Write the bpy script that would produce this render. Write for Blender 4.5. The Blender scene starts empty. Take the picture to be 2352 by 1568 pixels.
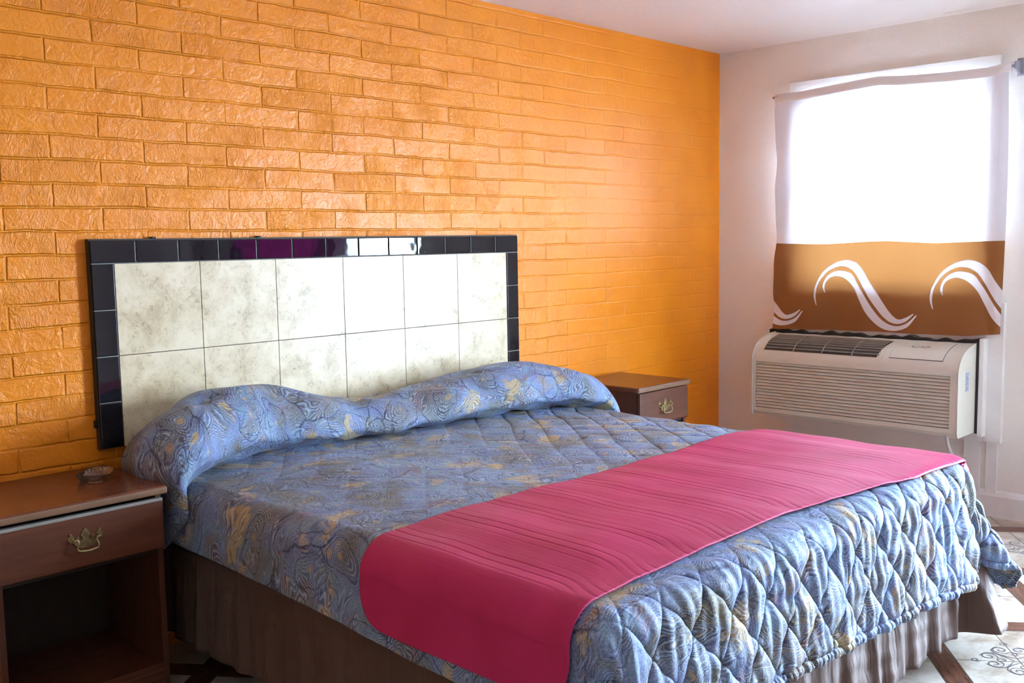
import bpy, bmesh, math, random
import numpy as np
from mathutils import Vector, Matrix
random.seed(7); rng = np.random.default_rng(7)
sc = bpy.context.scene
C = sc.collection
PI = math.pi

# ---------------------------------------------------------------- camera
cam_d = bpy.data.cameras.new('camera'); cam = bpy.data.objects.new('camera', cam_d); C.objects.link(cam)
cam_d.sensor_fit = 'HORIZONTAL'; cam_d.sensor_width = 36.0
cam_d.lens = 2271.65 / 2352 * 36.0
cam.location = (-1.33547, -3.21028, 1.39134)
cam.rotation_mode = 'XYZ'
cam.rotation_euler = (1.470502, 0.017477, -0.796214)
cam_d.clip_start = 0.02
sc.camera = cam

# ---------------------------------------------------------------- view, sky, lights
sc.view_settings.view_transform = 'Standard'; sc.view_settings.look = 'None'
sc.view_settings.gamma = 1.0; sc.view_settings.use_curve_mapping = False
sc.view_settings.exposure = 1.66
sc.cycles.use_denoising = True
sc.cycles.max_bounces = 8; sc.cycles.diffuse_bounces = 5; sc.cycles.glossy_bounces = 3
sc.cycles.transmission_bounces = 5; sc.cycles.transparent_max_bounces = 8
sc.cycles.sample_clamp_indirect = 12.0

SKY = 34.0
world = bpy.data.worlds.new('world'); sc.world = world; world.use_nodes = True
wn = world.node_tree; wn.nodes.clear()
wo = wn.nodes.new('ShaderNodeOutputWorld'); bg = wn.nodes.new('ShaderNodeBackground')
tc = wn.nodes.new('ShaderNodeTexCoord'); sp = wn.nodes.new('ShaderNodeSeparateXYZ'); rp = wn.nodes.new('ShaderNodeValToRGB')
wn.links.new(tc.outputs['Generated'], sp.inputs[0]); wn.links.new(sp.outputs['Z'], rp.inputs[0])
rp.color_ramp.elements[0].position = 0.0; rp.color_ramp.elements[0].color = (0.67, 0.84, 1.0, 1)
rp.color_ramp.elements[1].position = 0.7; rp.color_ramp.elements[1].color = (0.42, 0.66, 1.0, 1)
wn.links.new(rp.outputs[0], bg.inputs['Color']); bg.inputs['Strength'].default_value = SKY
wn.links.new(bg.outputs[0], wo.inputs['Surface'])

XW = 3.73          # window wall
YW = 0.03          # brick wall
ZC = 2.455         # ceiling
XL, YB = -2.4, -6.2
WIN2 = (-4.05, -5.45, 0.95, 2.12)
DOOR = (-2.80, -3.70, 2.05)     # y0, y1, top of the open doorway in the window wall
WIN = (-0.50, -1.47, 1.12, 2.135)  # y0, y1, z0, z1 of the window opening

def portal(name, loc, sy, sz):
    l = bpy.data.lights.new(name, 'AREA'); l.shape = 'RECTANGLE'; l.size = sz; l.size_y = sy
    l.cycles.is_portal = True
    o = bpy.data.objects.new(name, l); C.objects.link(o); o.location = loc
    o.rotation_euler = (0, PI / 2, 0)           # -Z of the light looks along -X, into the room
    return o
portal('doorway_daylight', (XW + 0.16, (DOOR[0] + DOOR[1]) / 2, DOOR[2] / 2), abs(DOOR[0] - DOOR[1]), DOOR[2])
portal('window_daylight', (XW + 0.16, (WIN[0] + WIN[1]) / 2, (WIN[2] + WIN[3]) / 2), abs(WIN[0] - WIN[1]), WIN[3] - WIN[2])

portal('rear_window_daylight', (XW + 0.16, (WIN2[0] + WIN2[1]) / 2, (WIN2[2] + WIN2[3]) / 2), abs(WIN2[0] - WIN2[1]), WIN2[3] - WIN2[2])

# ---------------------------------------------------------------- helpers
class NT:
    """tiny node builder"""
    def __init__(s, name):
        s.m = bpy.data.materials.new(name); s.m.use_nodes = True
        s.t = s.m.node_tree; s.t.nodes.clear()
        s.out = s.t.nodes.new('ShaderNodeOutputMaterial')
    def n(s, typ, ins=None, **kw):
        nd = s.t.nodes.new(typ)
        for k, v in kw.items(): setattr(nd, k, v)
        if ins:
            for k, v in ins.items(): s.set(nd, k, v)
        return nd
    def set(s, nd, k, v):
        inp = nd.inputs[k]
        if isinstance(v, bpy.types.NodeSocket): s.t.links.new(v, inp)
        elif isinstance(v, bpy.types.Node): s.t.links.new(v.outputs[0], inp)
        else:
            if inp.type == 'RGBA' and len(v) == 3: v = (*v, 1)
            inp.default_value = v
    def math(s, op, a, b=0.0, c=0.0, clamp=False):
        nd = s.n('ShaderNodeMath', {0: a, 1: b, 2: c}, operation=op); nd.use_clamp = clamp
        return nd.outputs[0]
    def vmath(s, op, a, b=(0, 0, 0)):
        nd = s.n('ShaderNodeVectorMath', {0: a, 1: b}, operation=op)
        return nd.outputs['Value'] if op in ('LENGTH', 'DOT_PRODUCT', 'DISTANCE') else nd.outputs[0]
    def scale(s, v, f):
        nd = s.n('ShaderNodeVectorMath', {0: v}, operation='SCALE'); s.set(nd, 'Scale', f); return nd.outputs[0]
    def mix(s, f, a, b, blend='MIX'):
        nd = s.n('ShaderNodeMix', data_type='RGBA', blend_type=blend)
        s.set(nd, 0, f); s.set(nd, 6, a); s.set(nd, 7, b); return nd.outputs[2]
    def ramp(s, f, stops, interp='LINEAR'):
        nd = s.n('ShaderNodeValToRGB', {0: f}); cr = nd.color_ramp; cr.interpolation = interp
        while len(cr.elements) < len(stops): cr.elements.new(0.5)
        for e, (p, c) in zip(cr.elements, stops):
            e.position = p
            e.color = (c, c, c, 1) if isinstance(c, (int, float)) else (*c, 1)
        return nd.outputs[0]
    def noise(s, v, sc_, detail=2.0, rough=0.5, dist=0.0, dim='3D'):
        nd = s.n('ShaderNodeTexNoise', {'Scale': sc_, 'Detail': detail, 'Roughness': rough, 'Distortion': dist}, noise_dimensions=dim)
        if v is not None: s.set(nd, 'Vector', v)
        return nd
    def bump(s, h, strength=1.0, dist=0.01, normal=None):
        nd = s.n('ShaderNodeBump', {'Height': h, 'Strength': strength, 'Distance': dist})
        if normal is not None: s.set(nd, 'Normal', normal)
        return nd.outputs[0]
    def bsdf(s, color, rough=0.5, metal=0.0, spec=0.5, normal=None, **kw):
        nd = s.n('ShaderNodeBsdfPrincipled', {'Base Color': color, 'Roughness': rough, 'Metallic': metal, 'Specular IOR Level': spec})
        if normal is not None: s.set(nd, 'Normal', normal)
        for k, v in kw.items(): s.set(nd, k.replace('_', ' '), v)
        return nd
    def done(s, sh):
        s.t.links.new(sh.outputs[0] if isinstance(sh, bpy.types.Node) else sh, s.out.inputs['Surface']); return s.m

def obj_co(s): return s.n('ShaderNodeTexCoord').outputs['Object']
def uv_co(s): return s.n('ShaderNodeTexCoord').outputs['UV']

def simple(name, color, rough=0.5, metal=0.0, spec=0.5, var=0.12, nscale=9.0, bump=0.0, bscale=120.0):
    s = NT(name); co = obj_co(s)
    nz = s.noise(co, nscale, 3.0).outputs[0]
    c2 = tuple(max(0, c * (1 - var)) for c in color); c3 = tuple(min(1, c * (1 + var)) for c in color)
    col = s.ramp(nz, [(0.3, c2), (0.7, c3)])
    nrm = None
    if bump: nrm = s.bump(s.noise(co, bscale, 3.0).outputs[0], 1.0, bump)
    return s.done(s.bsdf(col, rough, metal, spec, nrm))

def smooth(o, angle=None):
    o.data.polygons.foreach_set('use_smooth', [True] * len(o.data.polygons))
    if angle is not None: o.data.set_sharp_from_angle(angle=math.radians(angle))
    return o

def link(name, bm, mat, parent=None, sm=None):
    me = bpy.data.meshes.new(name); bmesh.ops.recalc_face_normals(bm, faces=bm.faces); bm.to_mesh(me); bm.free()
    me.materials.append(mat)
    o = bpy.data.objects.new(name, me); C.objects.link(o)
    if parent: o.parent = parent
    if sm:
        smooth(o, sm)
        md = o.modifiers.new('even_shading', 'WEIGHTED_NORMAL'); md.keep_sharp = True; md.weight = 80
    return o

def empty(name, loc, label, cat, group=None):
    o = bpy.data.objects.new(name, None); C.objects.link(o); o.location = loc; o.empty_display_size = 0.05
    return tag(o, label, cat, group)

def tag(o, label, cat, group=None):
    o['label'] = label; o['category'] = cat
    if group: o['group'] = group
    return o

def struct(o): o['kind'] = 'structure'; return o

def box(bm, lo, hi, bev=0.0, seg=2):
    v = [bm.verts.new((x, y, z)) for x in (lo[0], hi[0]) for y in (lo[1], hi[1]) for z in (lo[2], hi[2])]
    idx = [(0, 1, 3, 2), (4, 6, 7, 5), (0, 4, 5, 1), (2, 3, 7, 6), (0, 2, 6, 4), (1, 5, 7, 3)]
    fs = [bm.faces.new([v[i] for i in f]) for f in idx]
    if bev > 0:
        es = list({e for f in fs for e in f.edges})
        bmesh.ops.bevel(bm, geom=es, offset=bev, segments=seg, profile=0.5, affect='EDGES')

def boxo(name, lo, hi, mat, parent=None, bev=0.0, seg=2):
    bm = bmesh.new(); box(bm, lo, hi, bev, seg); return link(name, bm, mat, parent, 35 if bev else None)

def prism(bm, pts, fn0, fn1):
    """pts: 2D outline; fn0/fn1 map a 2D point to the two 3D end caps"""
    a = [bm.verts.new(fn0(*p)) for p in pts]; b = [bm.verts.new(fn1(*p)) for p in pts]
    n = len(pts)
    bm.faces.new(a); bm.faces.new(b[::-1])
    for i in range(n): bm.faces.new((a[i], a[(i + 1) % n], b[(i + 1) % n], b[i]))

def tube(bm, pts, r, n=10, radii=None):
    pts = [Vector(p) for p in pts]; rings = []
    up = Vector((0.31, 0.17, 0.93))
    for i, p in enumerate(pts):
        t = (pts[min(i + 1, len(pts) - 1)] - pts[max(i - 1, 0)]).normalized()
        u = t.cross(up)
        if u.length < 1e-3: u = t.cross(Vector((1, 0, 0)))
        u.normalize(); v = t.cross(u).normalized()
        rr = radii[i] if radii else r
        rings.append([bm.verts.new(p + (u * math.cos(2 * PI * k / n) + v * math.sin(2 * PI * k / n)) * rr) for k in range(n)])
    for A, B in zip(rings, rings[1:]):
        for k in range(n): bm.faces.new((A[k], A[(k + 1) % n], B[(k + 1) % n], B[k]))
    bm.faces.new(rings[0]); bm.faces.new(rings[-1][::-1])

def grid_mesh(name, P, mat, parent=None, uv=None, mask=None, solid=0.0, flip=False):
    """P: (n, m, 3) array of points, uv: (n, m, 2)"""
    n, m, _ = P.shape
    idx = np.arange(n * m).reshape(n, m)
    q = np.stack([idx[:-1, :-1], idx[1:, :-1], idx[1:, 1:], idx[:-1, 1:]], -1).reshape(-1, 4)
    if flip: q = q[:, ::-1]
    if mask is not None:
        mk = (mask[:-1, :-1] & mask[1:, :-1] & mask[1:, 1:] & mask[:-1, 1:]).reshape(-1); q = q[mk]
    V = P.reshape(-1, 3)
    used = np.zeros(n * m, bool); used[q.ravel()] = True
    remap = np.cumsum(used) - 1; q2 = remap[q]
    me = bpy.data.meshes.new(name); me.from_pydata(V[used].tolist(), [], q2.tolist())
    if uv is not None:
        ul = me.uv_layers.new(name='UVMap'); U = uv.reshape(-1, 2)[used]
        li = np.empty(len(me.loops), np.int32); me.loops.foreach_get('vertex_index', li)
        ul.data.foreach_set('uv', U[li].astype(np.float32).ravel())
    me.materials.append(mat); me.polygons.foreach_set('use_smooth', [True] * len(me.polygons)); me.update()
    o = bpy.data.objects.new(name, me); C.objects.link(o)
    if parent: o.parent = parent
    if solid:
        md = o.modifiers.new('thickness', 'SOLIDIFY'); md.thickness = solid; md.offset = -1.0
    return o

def sstep(e0, e1, x):
    t = np.clip((np.asarray(x, float) - e0) / (e1 - e0), 0, 1); return t * t * (3 - 2 * t)

_wv = [(rng.normal(size=2), rng.uniform(0, 6.28)) for _ in range(40)]
def wob(u, v, f, k0=0, n=8):
    """smooth pseudo noise made of sines, about -1..1"""
    r = 0
    for d, p in _wv[k0:k0 + n]: r = r + np.sin(f * (u * d[0] + v * d[1]) + p)
    return r / math.sqrt(n) * 0.7

def spl(x, xs, ys):
    xs = np.array(xs); ys = np.array(ys); m = np.gradient(ys, xs)
    i = np.clip(np.searchsorted(xs, x) - 1, 0, len(xs) - 2); h = xs[i + 1] - xs[i]; t = np.clip((x - xs[i]) / h, 0, 1)
    return (2 * t**3 - 3 * t**2 + 1) * ys[i] + (t**3 - 2 * t**2 + t) * h * m[i] + (-2 * t**3 + 3 * t**2) * ys[i + 1] + (t**3 - t**2) * h * m[i + 1]
def resample(pts, n):
    pts = np.array(pts, float); k = np.arange(len(pts)); L = np.concatenate([[0], np.cumsum(np.hypot(*np.diff(pts, axis=0).T))]); L /= L[-1]
    t = np.linspace(0, 1, n); return np.stack([spl(t, L, pts[:, 0]), spl(t, L, pts[:, 1])], 1)

# ---------------------------------------------------------------- materials
def mat_brick():
    s = NT('orange_painted_brick'); co = obj_co(s)
    xyz = s.n('ShaderNodeSeparateXYZ', {0: co})
    x = s.math('ADD', xyz.outputs[0], -0.058 + 0.1535 + 0.307 * 30)
    z = s.math('ADD', xyz.outputs[2], -1.903 + 0.0755 * 40)
    v = s.n('ShaderNodeCombineXYZ', {0: x, 1: z, 2: 0.0}).outputs[0]
    w = s.vmath('SUBTRACT', s.noise(co, 4.0, 2.0).outputs['Color'], (0.5, 0.5, 0.5))
    v = s.vmath('ADD', v, s.scale(w, 0.016))
    w2 = s.vmath('SUBTRACT', s.noise(co, 30.0, 2.0).outputs['Color'], (0.5, 0.5, 0.5))
    v = s.vmath('ADD', v, s.scale(w2, 0.006))
    def brick(ms, sm):
        b = s.n('ShaderNodeTexBrick', {'Vector': v, 'Color1': (0, 0, 0), 'Color2': (1, 1, 1), 'Mortar': (0.5, 0.5, 0.5), 'Scale': 1.0,
             'Mortar Size': ms, 'Mortar Smooth': sm, 'Bias': 0.0, 'Brick Width': 0.307, 'Row Height': 0.0755})
        b.offset = 0.5; b.offset_frequency = 2; b.squash = 1.0; return b
    b = brick(0.0062, 0.85)
    rnd = s.math('MULTIPLY', s.n('ShaderNodeSeparateColor', {0: b.outputs['Color']}).outputs[0], 1.0)
    jmask = s.ramp(s.noise(s.n('ShaderNodeMapping', {'Vector': co, 'Scale': (3.2, 1, 11)}).outputs[0], 1.0, 2.0).outputs[0], [(0.36, 0.38), (0.56, 1.0)])
    joint = s.math('SUBTRACT', 1.0, s.math('MULTIPLY', b.outputs['Fac'], jmask))
    # thick paint levels the joints towards the far corner
    far = s.n('ShaderNodeMapRange', {0: s.math('ADD', xyz.outputs[0], s.math('MULTIPLY', s.noise(co, 2.3, 2.0).outputs[0], 1.6)), 1: 2.1, 2: 3.7, 3: 1.0, 4: 0.13}).outputs[0]
    # chipped, wrinkled faces on some of the bricks
    st = s.n('ShaderNodeMapping', {'Vector': v, 'Scale': (1.5, 0.8, 1.0)}).outputs[0]
    ridg = s.noise(st, 17.0, 4.0, 0.6, 2.6)
    rid = s.math('ABSOLUTE', s.math('SUBTRACT', ridg.outputs[0], 0.5))
    rid = s.n('ShaderNodeMapRange', {0: rid, 1: 0.0, 2: 0.16, 3: 0.0, 4: 1.0}).outputs[0]
    rough_sel = s.n('ShaderNodeMapRange', {0: s.math('ADD', s.math('MULTIPLY', rnd, 0.6), s.math('MULTIPLY', s.noise(co, 8.0, 2.0).outputs[0], 1.3)), 1: 0.82, 2: 1.22, 3: 0.05, 4: 0.85}).outputs[0]
    fine = s.noise(co, 85.0, 3.0, 0.5).outputs[0]
    mid = s.noise(co, 24.0, 3.0, 0.6, 0.6).outputs[0]
    tilt = s.math('MULTIPLY', rnd, 0.12)
    h = s.math('MULTIPLY', joint, s.math('ADD', s.math('MULTIPLY', far, 0.85), 0.0))
    h = s.math('ADD', h, s.math('MULTIPLY', tilt, joint))
    h = s.math('ADD', h, s.math('MULTIPLY', s.math('MULTIPLY', rid, rough_sel), s.math('MULTIPLY', far, 0.38)))
    h = s.math('ADD', h, s.math('MULTIPLY', fine, s.math('MULTIPLY', far, 0.22)))
    h = s.math('ADD', h, s.math('MULTIPLY', mid, s.math('MULTIPLY_ADD', far, 0.75, 0.1)))
    nrm = s.bump(h, 1.0, 0.0058)
    col = s.ramp(s.noise(co, 3.5, 4.0).outputs[0], [(0.3, (0.86, 0.255, 0.006)), (0.7, (0.93, 0.300, 0.012))])
    return s.done(s.bsdf(col, s.ramp(mid, [(0.3, 0.32), (0.7, 0.44)]), 0.0, 0.42, nrm))

def mat_wall(name, c, var=0.03):
    s = NT(name); co = obj_co(s)
    col = s.ramp(s.noise(co, 1.6, 4.0).outputs[0], [(0.3, tuple(k * (1 - var) for k in c)), (0.7, c)])
    h = s.math('ADD', s.noise(co, 160.0, 3.0).outputs[0], s.math('MULTIPLY', s.noise(co, 14.0, 3.0).outputs[0], 1.4))
    return s.done(s.bsdf(col, 0.55, 0.0, 0.35, s.bump(h, 0.8, 0.0022)))

def mat_wood(name, dark, light, rough, axis='X', scale=1.0):
    s = NT(name); co = obj_co(s)
    scl = (1.2, 14, 14) if axis == 'X' else (14, 14, 1.2)
    mp = s.n('ShaderNodeMapping', {'Vector': co, 'Scale': scl}).outputs[0]
    nz = s.noise(mp, 2.6 * scale, 5.0, 0.6, 0.6).outputs[0]
    fine = s.noise(s.n('ShaderNodeMapping', {'Vector': co, 'Scale': tuple(k * 8 for k in scl)}).outputs[0], 3.0, 3.0).outputs[0]
    f = s.math('ADD', s.math('MULTIPLY', nz, 0.8), s.math('MULTIPLY', fine, 0.2))
    col = s.ramp(f, [(0.32, dark), (0.68, light)])
    return s.done(s.bsdf(col, s.math('ADD', s.math('MULTIPLY', fine, 0.08), rough - 0.04), 0.0, 0.5, s.bump(f, 0.15, 0.0002)))

def mat_stone():
    s = NT('cream_ceramic_tile'); co = obj_co(s)
    warp = s.vmath('ADD', co, s.scale(s.noise(co, 9.0, 3.0).outputs['Color'], 0.05))
    n1 = s.noise(warp, 8.0, 6.0, 0.62, 0.3).outputs[0]
    n2 = s.noise(warp, 48.0, 5.0, 0.7, 0.9).outputs[0]
    col = s.ramp(n1, [(0.30, (0.54, 0.42, 0.24)), (0.46, (0.72, 0.60, 0.38)), (0.62, (0.83, 0.72, 0.50))])
    msk = s.math('MULTIPLY', s.ramp(n2, [(0.53, 0.0), (0.68, 1.0)]), s.ramp(n1, [(0.38, 0.8), (0.60, 0.12)]))
    col = s.mix(msk, col, (0.29, 0.22, 0.13))
    n3 = s.noise(co, 160.0, 3.0, 0.6, 0.5).outputs[0]
    col = s.mix(s.math('MULTIPLY', s.ramp(n3, [(0.60, 0.0), (0.70, 1.0)]), s.math('MULTIPLY', s.ramp(n1, [(0.35, 1.0), (0.6, 0.2)]), 0.55)), col, (0.24, 0.18, 0.11))
    return s.done(s.bsdf(col, 0.34, 0.0, 0.5, s.bump(n2, 0.3, 0.0008)))

def mat_black_tile():
    s = NT('black_glazed_tile'); co = obj_co(s)
    col = s.ramp(s.noise(co, 6.0, 2.0).outputs[0], [(0.3, (0.0035, 0.004, 0.008)), (0.7, (0.006, 0.007, 0.012))])
    return s.done(s.bsdf(col, 0.035, 0.0, 0.6, s.bump(s.noise(co, 16.0, 1.0).outputs[0], 0.5, 0.0012)))

def mat_paisley(name='blue_paisley_quilt'):
    s = NT(name); uv = uv_co(s)
    w = s.vmath('SUBTRACT', s.noise(uv, 3.2, 2.0, dim='2D').outputs['Color'], (0.5, 0.5, 0.5))
    p = s.vmath('ADD', uv, s.scale(w, 0.22))
    w2 = s.vmath('SUBTRACT', s.noise(uv, 22.0, 2.0, dim='2D').outputs['Color'], (0.5, 0.5, 0.5))
    p = s.vmath('ADD', p, s.scale(w2, 0.018))
    pst = s.n('ShaderNodeMapping', {'Vector': p, 'Scale': (1.35, 0.95, 1.0), 'Rotation': (0, 0, 0.5)}).outputs[0]
    V = s.n('ShaderNodeTexVoronoi', {'Vector': pst, 'Scale': 5.2, 'Randomness': 1.0}, voronoi_dimensions='2D', feature='F1')
    VE = s.n('ShaderNodeTexVoronoi', {'Vector': pst, 'Scale': 5.2, 'Randomness': 1.0}, voronoi_dimensions='2D', feature='DISTANCE_TO_EDGE')
    d = V.outputs['Distance']; cc = s.n('ShaderNodeSeparateColor', {0: V.outputs['Color']})
    # position of the motif's centre -> polar coordinates
    rel = s.vmath('SUBTRACT', s.scale(pst, 5.2), s.scale(V.outputs['Position'], 5.2))
    rxy = s.n('ShaderNodeSeparateXYZ', {0: rel})
    ang = s.math('ARCTAN2', rxy.outputs[1], rxy.outputs[0])
    spin = s.math('ROUND', s.math('MULTIPLY_ADD', cc.outputs[0], 4.0, -1.0))
    # spiral contour lines in each paisley
    ph = s.math('ADD', s.math('MULTIPLY', d, 135.0), s.math('MULTIPLY', ang, spin))
    nz = s.noise(s.n('ShaderNodeMapping', {'Vector': p, 'Scale': (0.55, 1.5, 1.0), 'Rotation': (0, 0, 0.7)}).outputs[0], 5.5, 2.0, 0.45, dim='2D').outputs[0]
    ph2 = s.math('MULTIPLY', nz, 235.0)
    sel = s.ramp(d, [(0.40, 0.0), (0.50, 1.0)])
    pick = s.math('GREATER_THAN', cc.outputs[1], 0.62)
    sel = s.math('MAXIMUM', sel, pick)
    lines = s.n('ShaderNodeMix', {0: sel, 2: s.math('SINE', ph), 3: s.math('SINE', ph2)}, data_type='FLOAT').outputs[0]
    # petals in some cells
    pet = s.math('ABSOLUTE', s.math('SINE', s.math('MULTIPLY', ang, 3.5)))
    fl = s.math('SUBTRACT', d, s.math('MULTIPLY_ADD', pet, 0.22, 0.10))
    flower = s.math('MULTIPLY', s.math('LESS_THAN', s.math('ABSOLUTE', fl), 0.014), s.math('GREATER_THAN', cc.outputs[2], 0.5))
    # ground colours
    big = s.noise(p, 4.0, 3.0, 0.6, dim='2D')
    bigc = s.n('ShaderNodeSeparateColor', {0: big.outputs['Color']})
    base = s.ramp(bigc.outputs[0], [(0.30, (0.11, 0.105, 0.09)), (0.40, (0.15, 0.19, 0.24)), (0.49, (0.19, 0.25, 0.45)), (0.57, (0.22, 0.33, 0.45)), (0.66, (0.17, 0.22, 0.40)), (0.76, (0.27, 0.21, 0.13))])
    tint = s.ramp(bigc.outputs[1], [(0.54, 0.0), (0.62, 1.0)])
    base = s.mix(s.math('MULTIPLY', tint, 0.60), base, (0.165, 0.135, 0.045))
    gold = s.ramp(s.n('ShaderNodeSeparateColor', {0: s.noise(p, 6.0, 4.0, 0.6, dim='2D').outputs['Color']}).outputs[2], [(0.60, 0.0), (0.645, 1.0)])
    base = s.mix(s.math('MULTIPLY', gold, 0.8), base, (0.52, 0.38, 0.14))
    rust = s.ramp(s.n('ShaderNodeSeparateColor', {0: s.noise(p, 7.5, 3.0, 0.6, dim='2D').outputs['Color']}).outputs[1], [(0.63, 0.0), (0.70, 1.0)])
    base = s.mix(s.math('MULTIPLY', rust, 0.55), base, (0.22, 0.085, 0.05))
    lmask = s.ramp(lines, [(0.40, 0.0), (0.80, 1.0)])
    dmask = s.ramp(lines, [(-0.0, 1.0), (0.22, 0.0)])
    alt = s.n('ShaderNodeMix', {0: sel, 2: s.math('SINE', s.math('MULTIPLY', ph, 0.34)), 3: s.math('SINE', s.math('MULTIPLY', ph2, 0.27))}, data_type='FLOAT').outputs[0]
    lightc = s.mix(s.math('MULTIPLY', s.ramp(alt, [(0.25, 0.0), (0.5, 1.0)]), s.ramp(bigc.outputs[2], [(0.38, 0.15), (0.6, 1.0)])), (0.42, 0.58, 0.82), (0.60, 0.52, 0.32))
    vary = s.ramp(s.noise(uv, 9.0, 2.0, dim='2D').outputs[0], [(0.38, 0.15), (0.60, 1.0)])
    col = s.mix(s.math('MULTIPLY', lmask, s.math('MULTIPLY', vary, 0.62)), base, lightc)
    lo = s.ramp(s.math('MULTIPLY_ADD', lines, 0.5, 0.5), [(0.06, 1.0), (0.26, 0.0)])
    col = s.mix(s.math('MULTIPLY', lo, s.math('MULTIPLY', vary, 0.56)), col, (0.022, 0.032, 0.085))
    # navy outlines round each paisley and an inner ring of beads
    edge = s.math('MULTIPLY', s.ramp(VE.outputs['Distance'], [(0.010, 1.0), (0.026, 0.0)]), s.ramp(s.noise(uv, 6.0, 1.0, dim='2D').outputs[0], [(0.46, 0.0), (0.56, 1.0)]))
    ring = s.math('LESS_THAN', s.math('ABSOLUTE', s.math('SUBTRACT', d, s.math('MULTIPLY_ADD', cc.outputs[0], 0.16, 0.24))), 0.011)
    outl = s.math('MAXIMUM', s.math('MAXIMUM', edge, s.math('MULTIPLY', ring, 0.9)), flower)
    col = s.mix(s.math('MULTIPLY', outl, 0.72), col, (0.014, 0.022, 0.075))
    heart = s.ramp(d, [(0.03, 1.0), (0.07, 0.0)])
    col = s.mix(s.math('MULTIPLY', heart, 0.6), col, (0.55, 0.36, 0.10))
    # stippled dots of the print
    dots = s.n('ShaderNodeTexVoronoi', {'Vector': uv, 'Scale': 380.0, 'Randomness': 1.0}, voronoi_dimensions='2D')
    dsel = s.n('ShaderNodeSeparateColor', {0: dots.outputs['Color']})
    dk = s.math('MULTIPLY', s.math('GREATER_THAN', dsel.outputs[0], 0.6), s.math('LESS_THAN', dots.outputs['Distance'], 0.45))
    lt = s.math('MULTIPLY', s.math('LESS_THAN', dsel.outputs[0], 0.28), s.math('LESS_THAN', dots.outputs['Distance'], 0.45))
    col = s.mix(s.math('MULTIPLY', dk, 0.35), col, (0.03, 0.04, 0.09))
    col = s.mix(s.math('MULTIPLY', lt, 0.30), col, (0.50, 0.52, 0.60))
    crumple = s.noise(uv, 38.0, 3.0, 0.6, 0.8, dim='2D').outputs[0]
    wv = s.noise(s.n('ShaderNodeMapping', {'Vector': uv, 'Scale': (1, 1, 1)}).outputs[0], 320.0, 2.0, dim='2D').outputs[0]
    h = s.math('ADD', s.math('MULTIPLY', crumple, 1.0), s.math('MULTIPLY', wv, 0.16))
    col = s.n('ShaderNodeHueSaturation', {'Saturation': 1.08, 'Value': 1.04, 'Color': col}).outputs[0]
    n = s.bsdf(col, 0.62, 0.0, 0.35, s.bump(h, 0.55, 0.004), Sheen_Weight=0.08)
    return s.done(n)

def mat_runner():
    s = NT('magenta_satin'); uv = uv_co(s)
    nz = s.noise(uv, 5.0, 3.0, dim='2D').outputs[0]
    col = s.ramp(nz, [(0.3, (0.49, 0.024, 0.104)), (0.7, (0.57, 0.031, 0.136))])
    st = s.n('ShaderNodeMapping', {'Vector': uv, 'Scale': (60, 4, 1)}).outputs[0]
    h = s.math('ADD', s.noise(st, 3.0, 3.0, 0.6, dim='2D').outputs[0], s.math('MULTIPLY', s.noise(uv, 500.0, 1.0, dim='2D').outputs[0], 0.15))
    return s.done(s.bsdf(col, 0.50, 0.0, 0.22, s.bump(h, 0.22, 0.002), Sheen_Weight=0.04))

def mat_cloth(name, col, trans=0.5, clear=0.0, var=0.05, tcol=None):
    s = NT(name); co = obj_co(s)
    nz = s.noise(co, 6.0, 3.0).outputs[0]
    c = s.ramp(nz, [(0.3, tuple(k * (1 - var) for k in col)), (0.7, col)])
    weave = s.noise(co, 420.0, 2.0).outputs[0]
    nrm = s.bump(weave, 0.3, 0.0006)
    df = s.n('ShaderNodeBsdfDiffuse', {'Color': c, 'Normal': nrm})
    tr = s.n('ShaderNodeBsdfTranslucent', {'Color': tcol if tcol else c, 'Normal': nrm})
    m1 = s.n('ShaderNodeMixShader', {0: trans, 1: df, 2: tr})
    if clear:
        tp = s.n('ShaderNodeBsdfTransparent', {'Color': (1, 1, 1)})
        m1 = s.n('ShaderNodeMixShader', {0: clear, 1: m1, 2: tp})
    return s.done(m1)

def mat_skirt():
    s = NT('brown_satin_skirt_cloth'); co = obj_co(s)
    col = s.ramp(s.noise(co, 5.0, 3.0).outputs[0], [(0.3, (0.110, 0.069, 0.053)), (0.7, (0.135, 0.085, 0.068))])
    h = s.math('ADD', s.math('MULTIPLY', s.noise(co, 600.0, 1.0).outputs[0], 0.15), s.math('MULTIPLY', s.noise(s.n('ShaderNodeMapping', {'Vector': co, 'Scale': (26, 26, 4)}).outputs[0], 1.0, 2.0, 0.5, 0.6).outputs[0], 3.0))
    return s.done(s.bsdf(col, 0.5, 0.0, 0.16, s.bump(h, 0.5, 0.004)))

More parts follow.
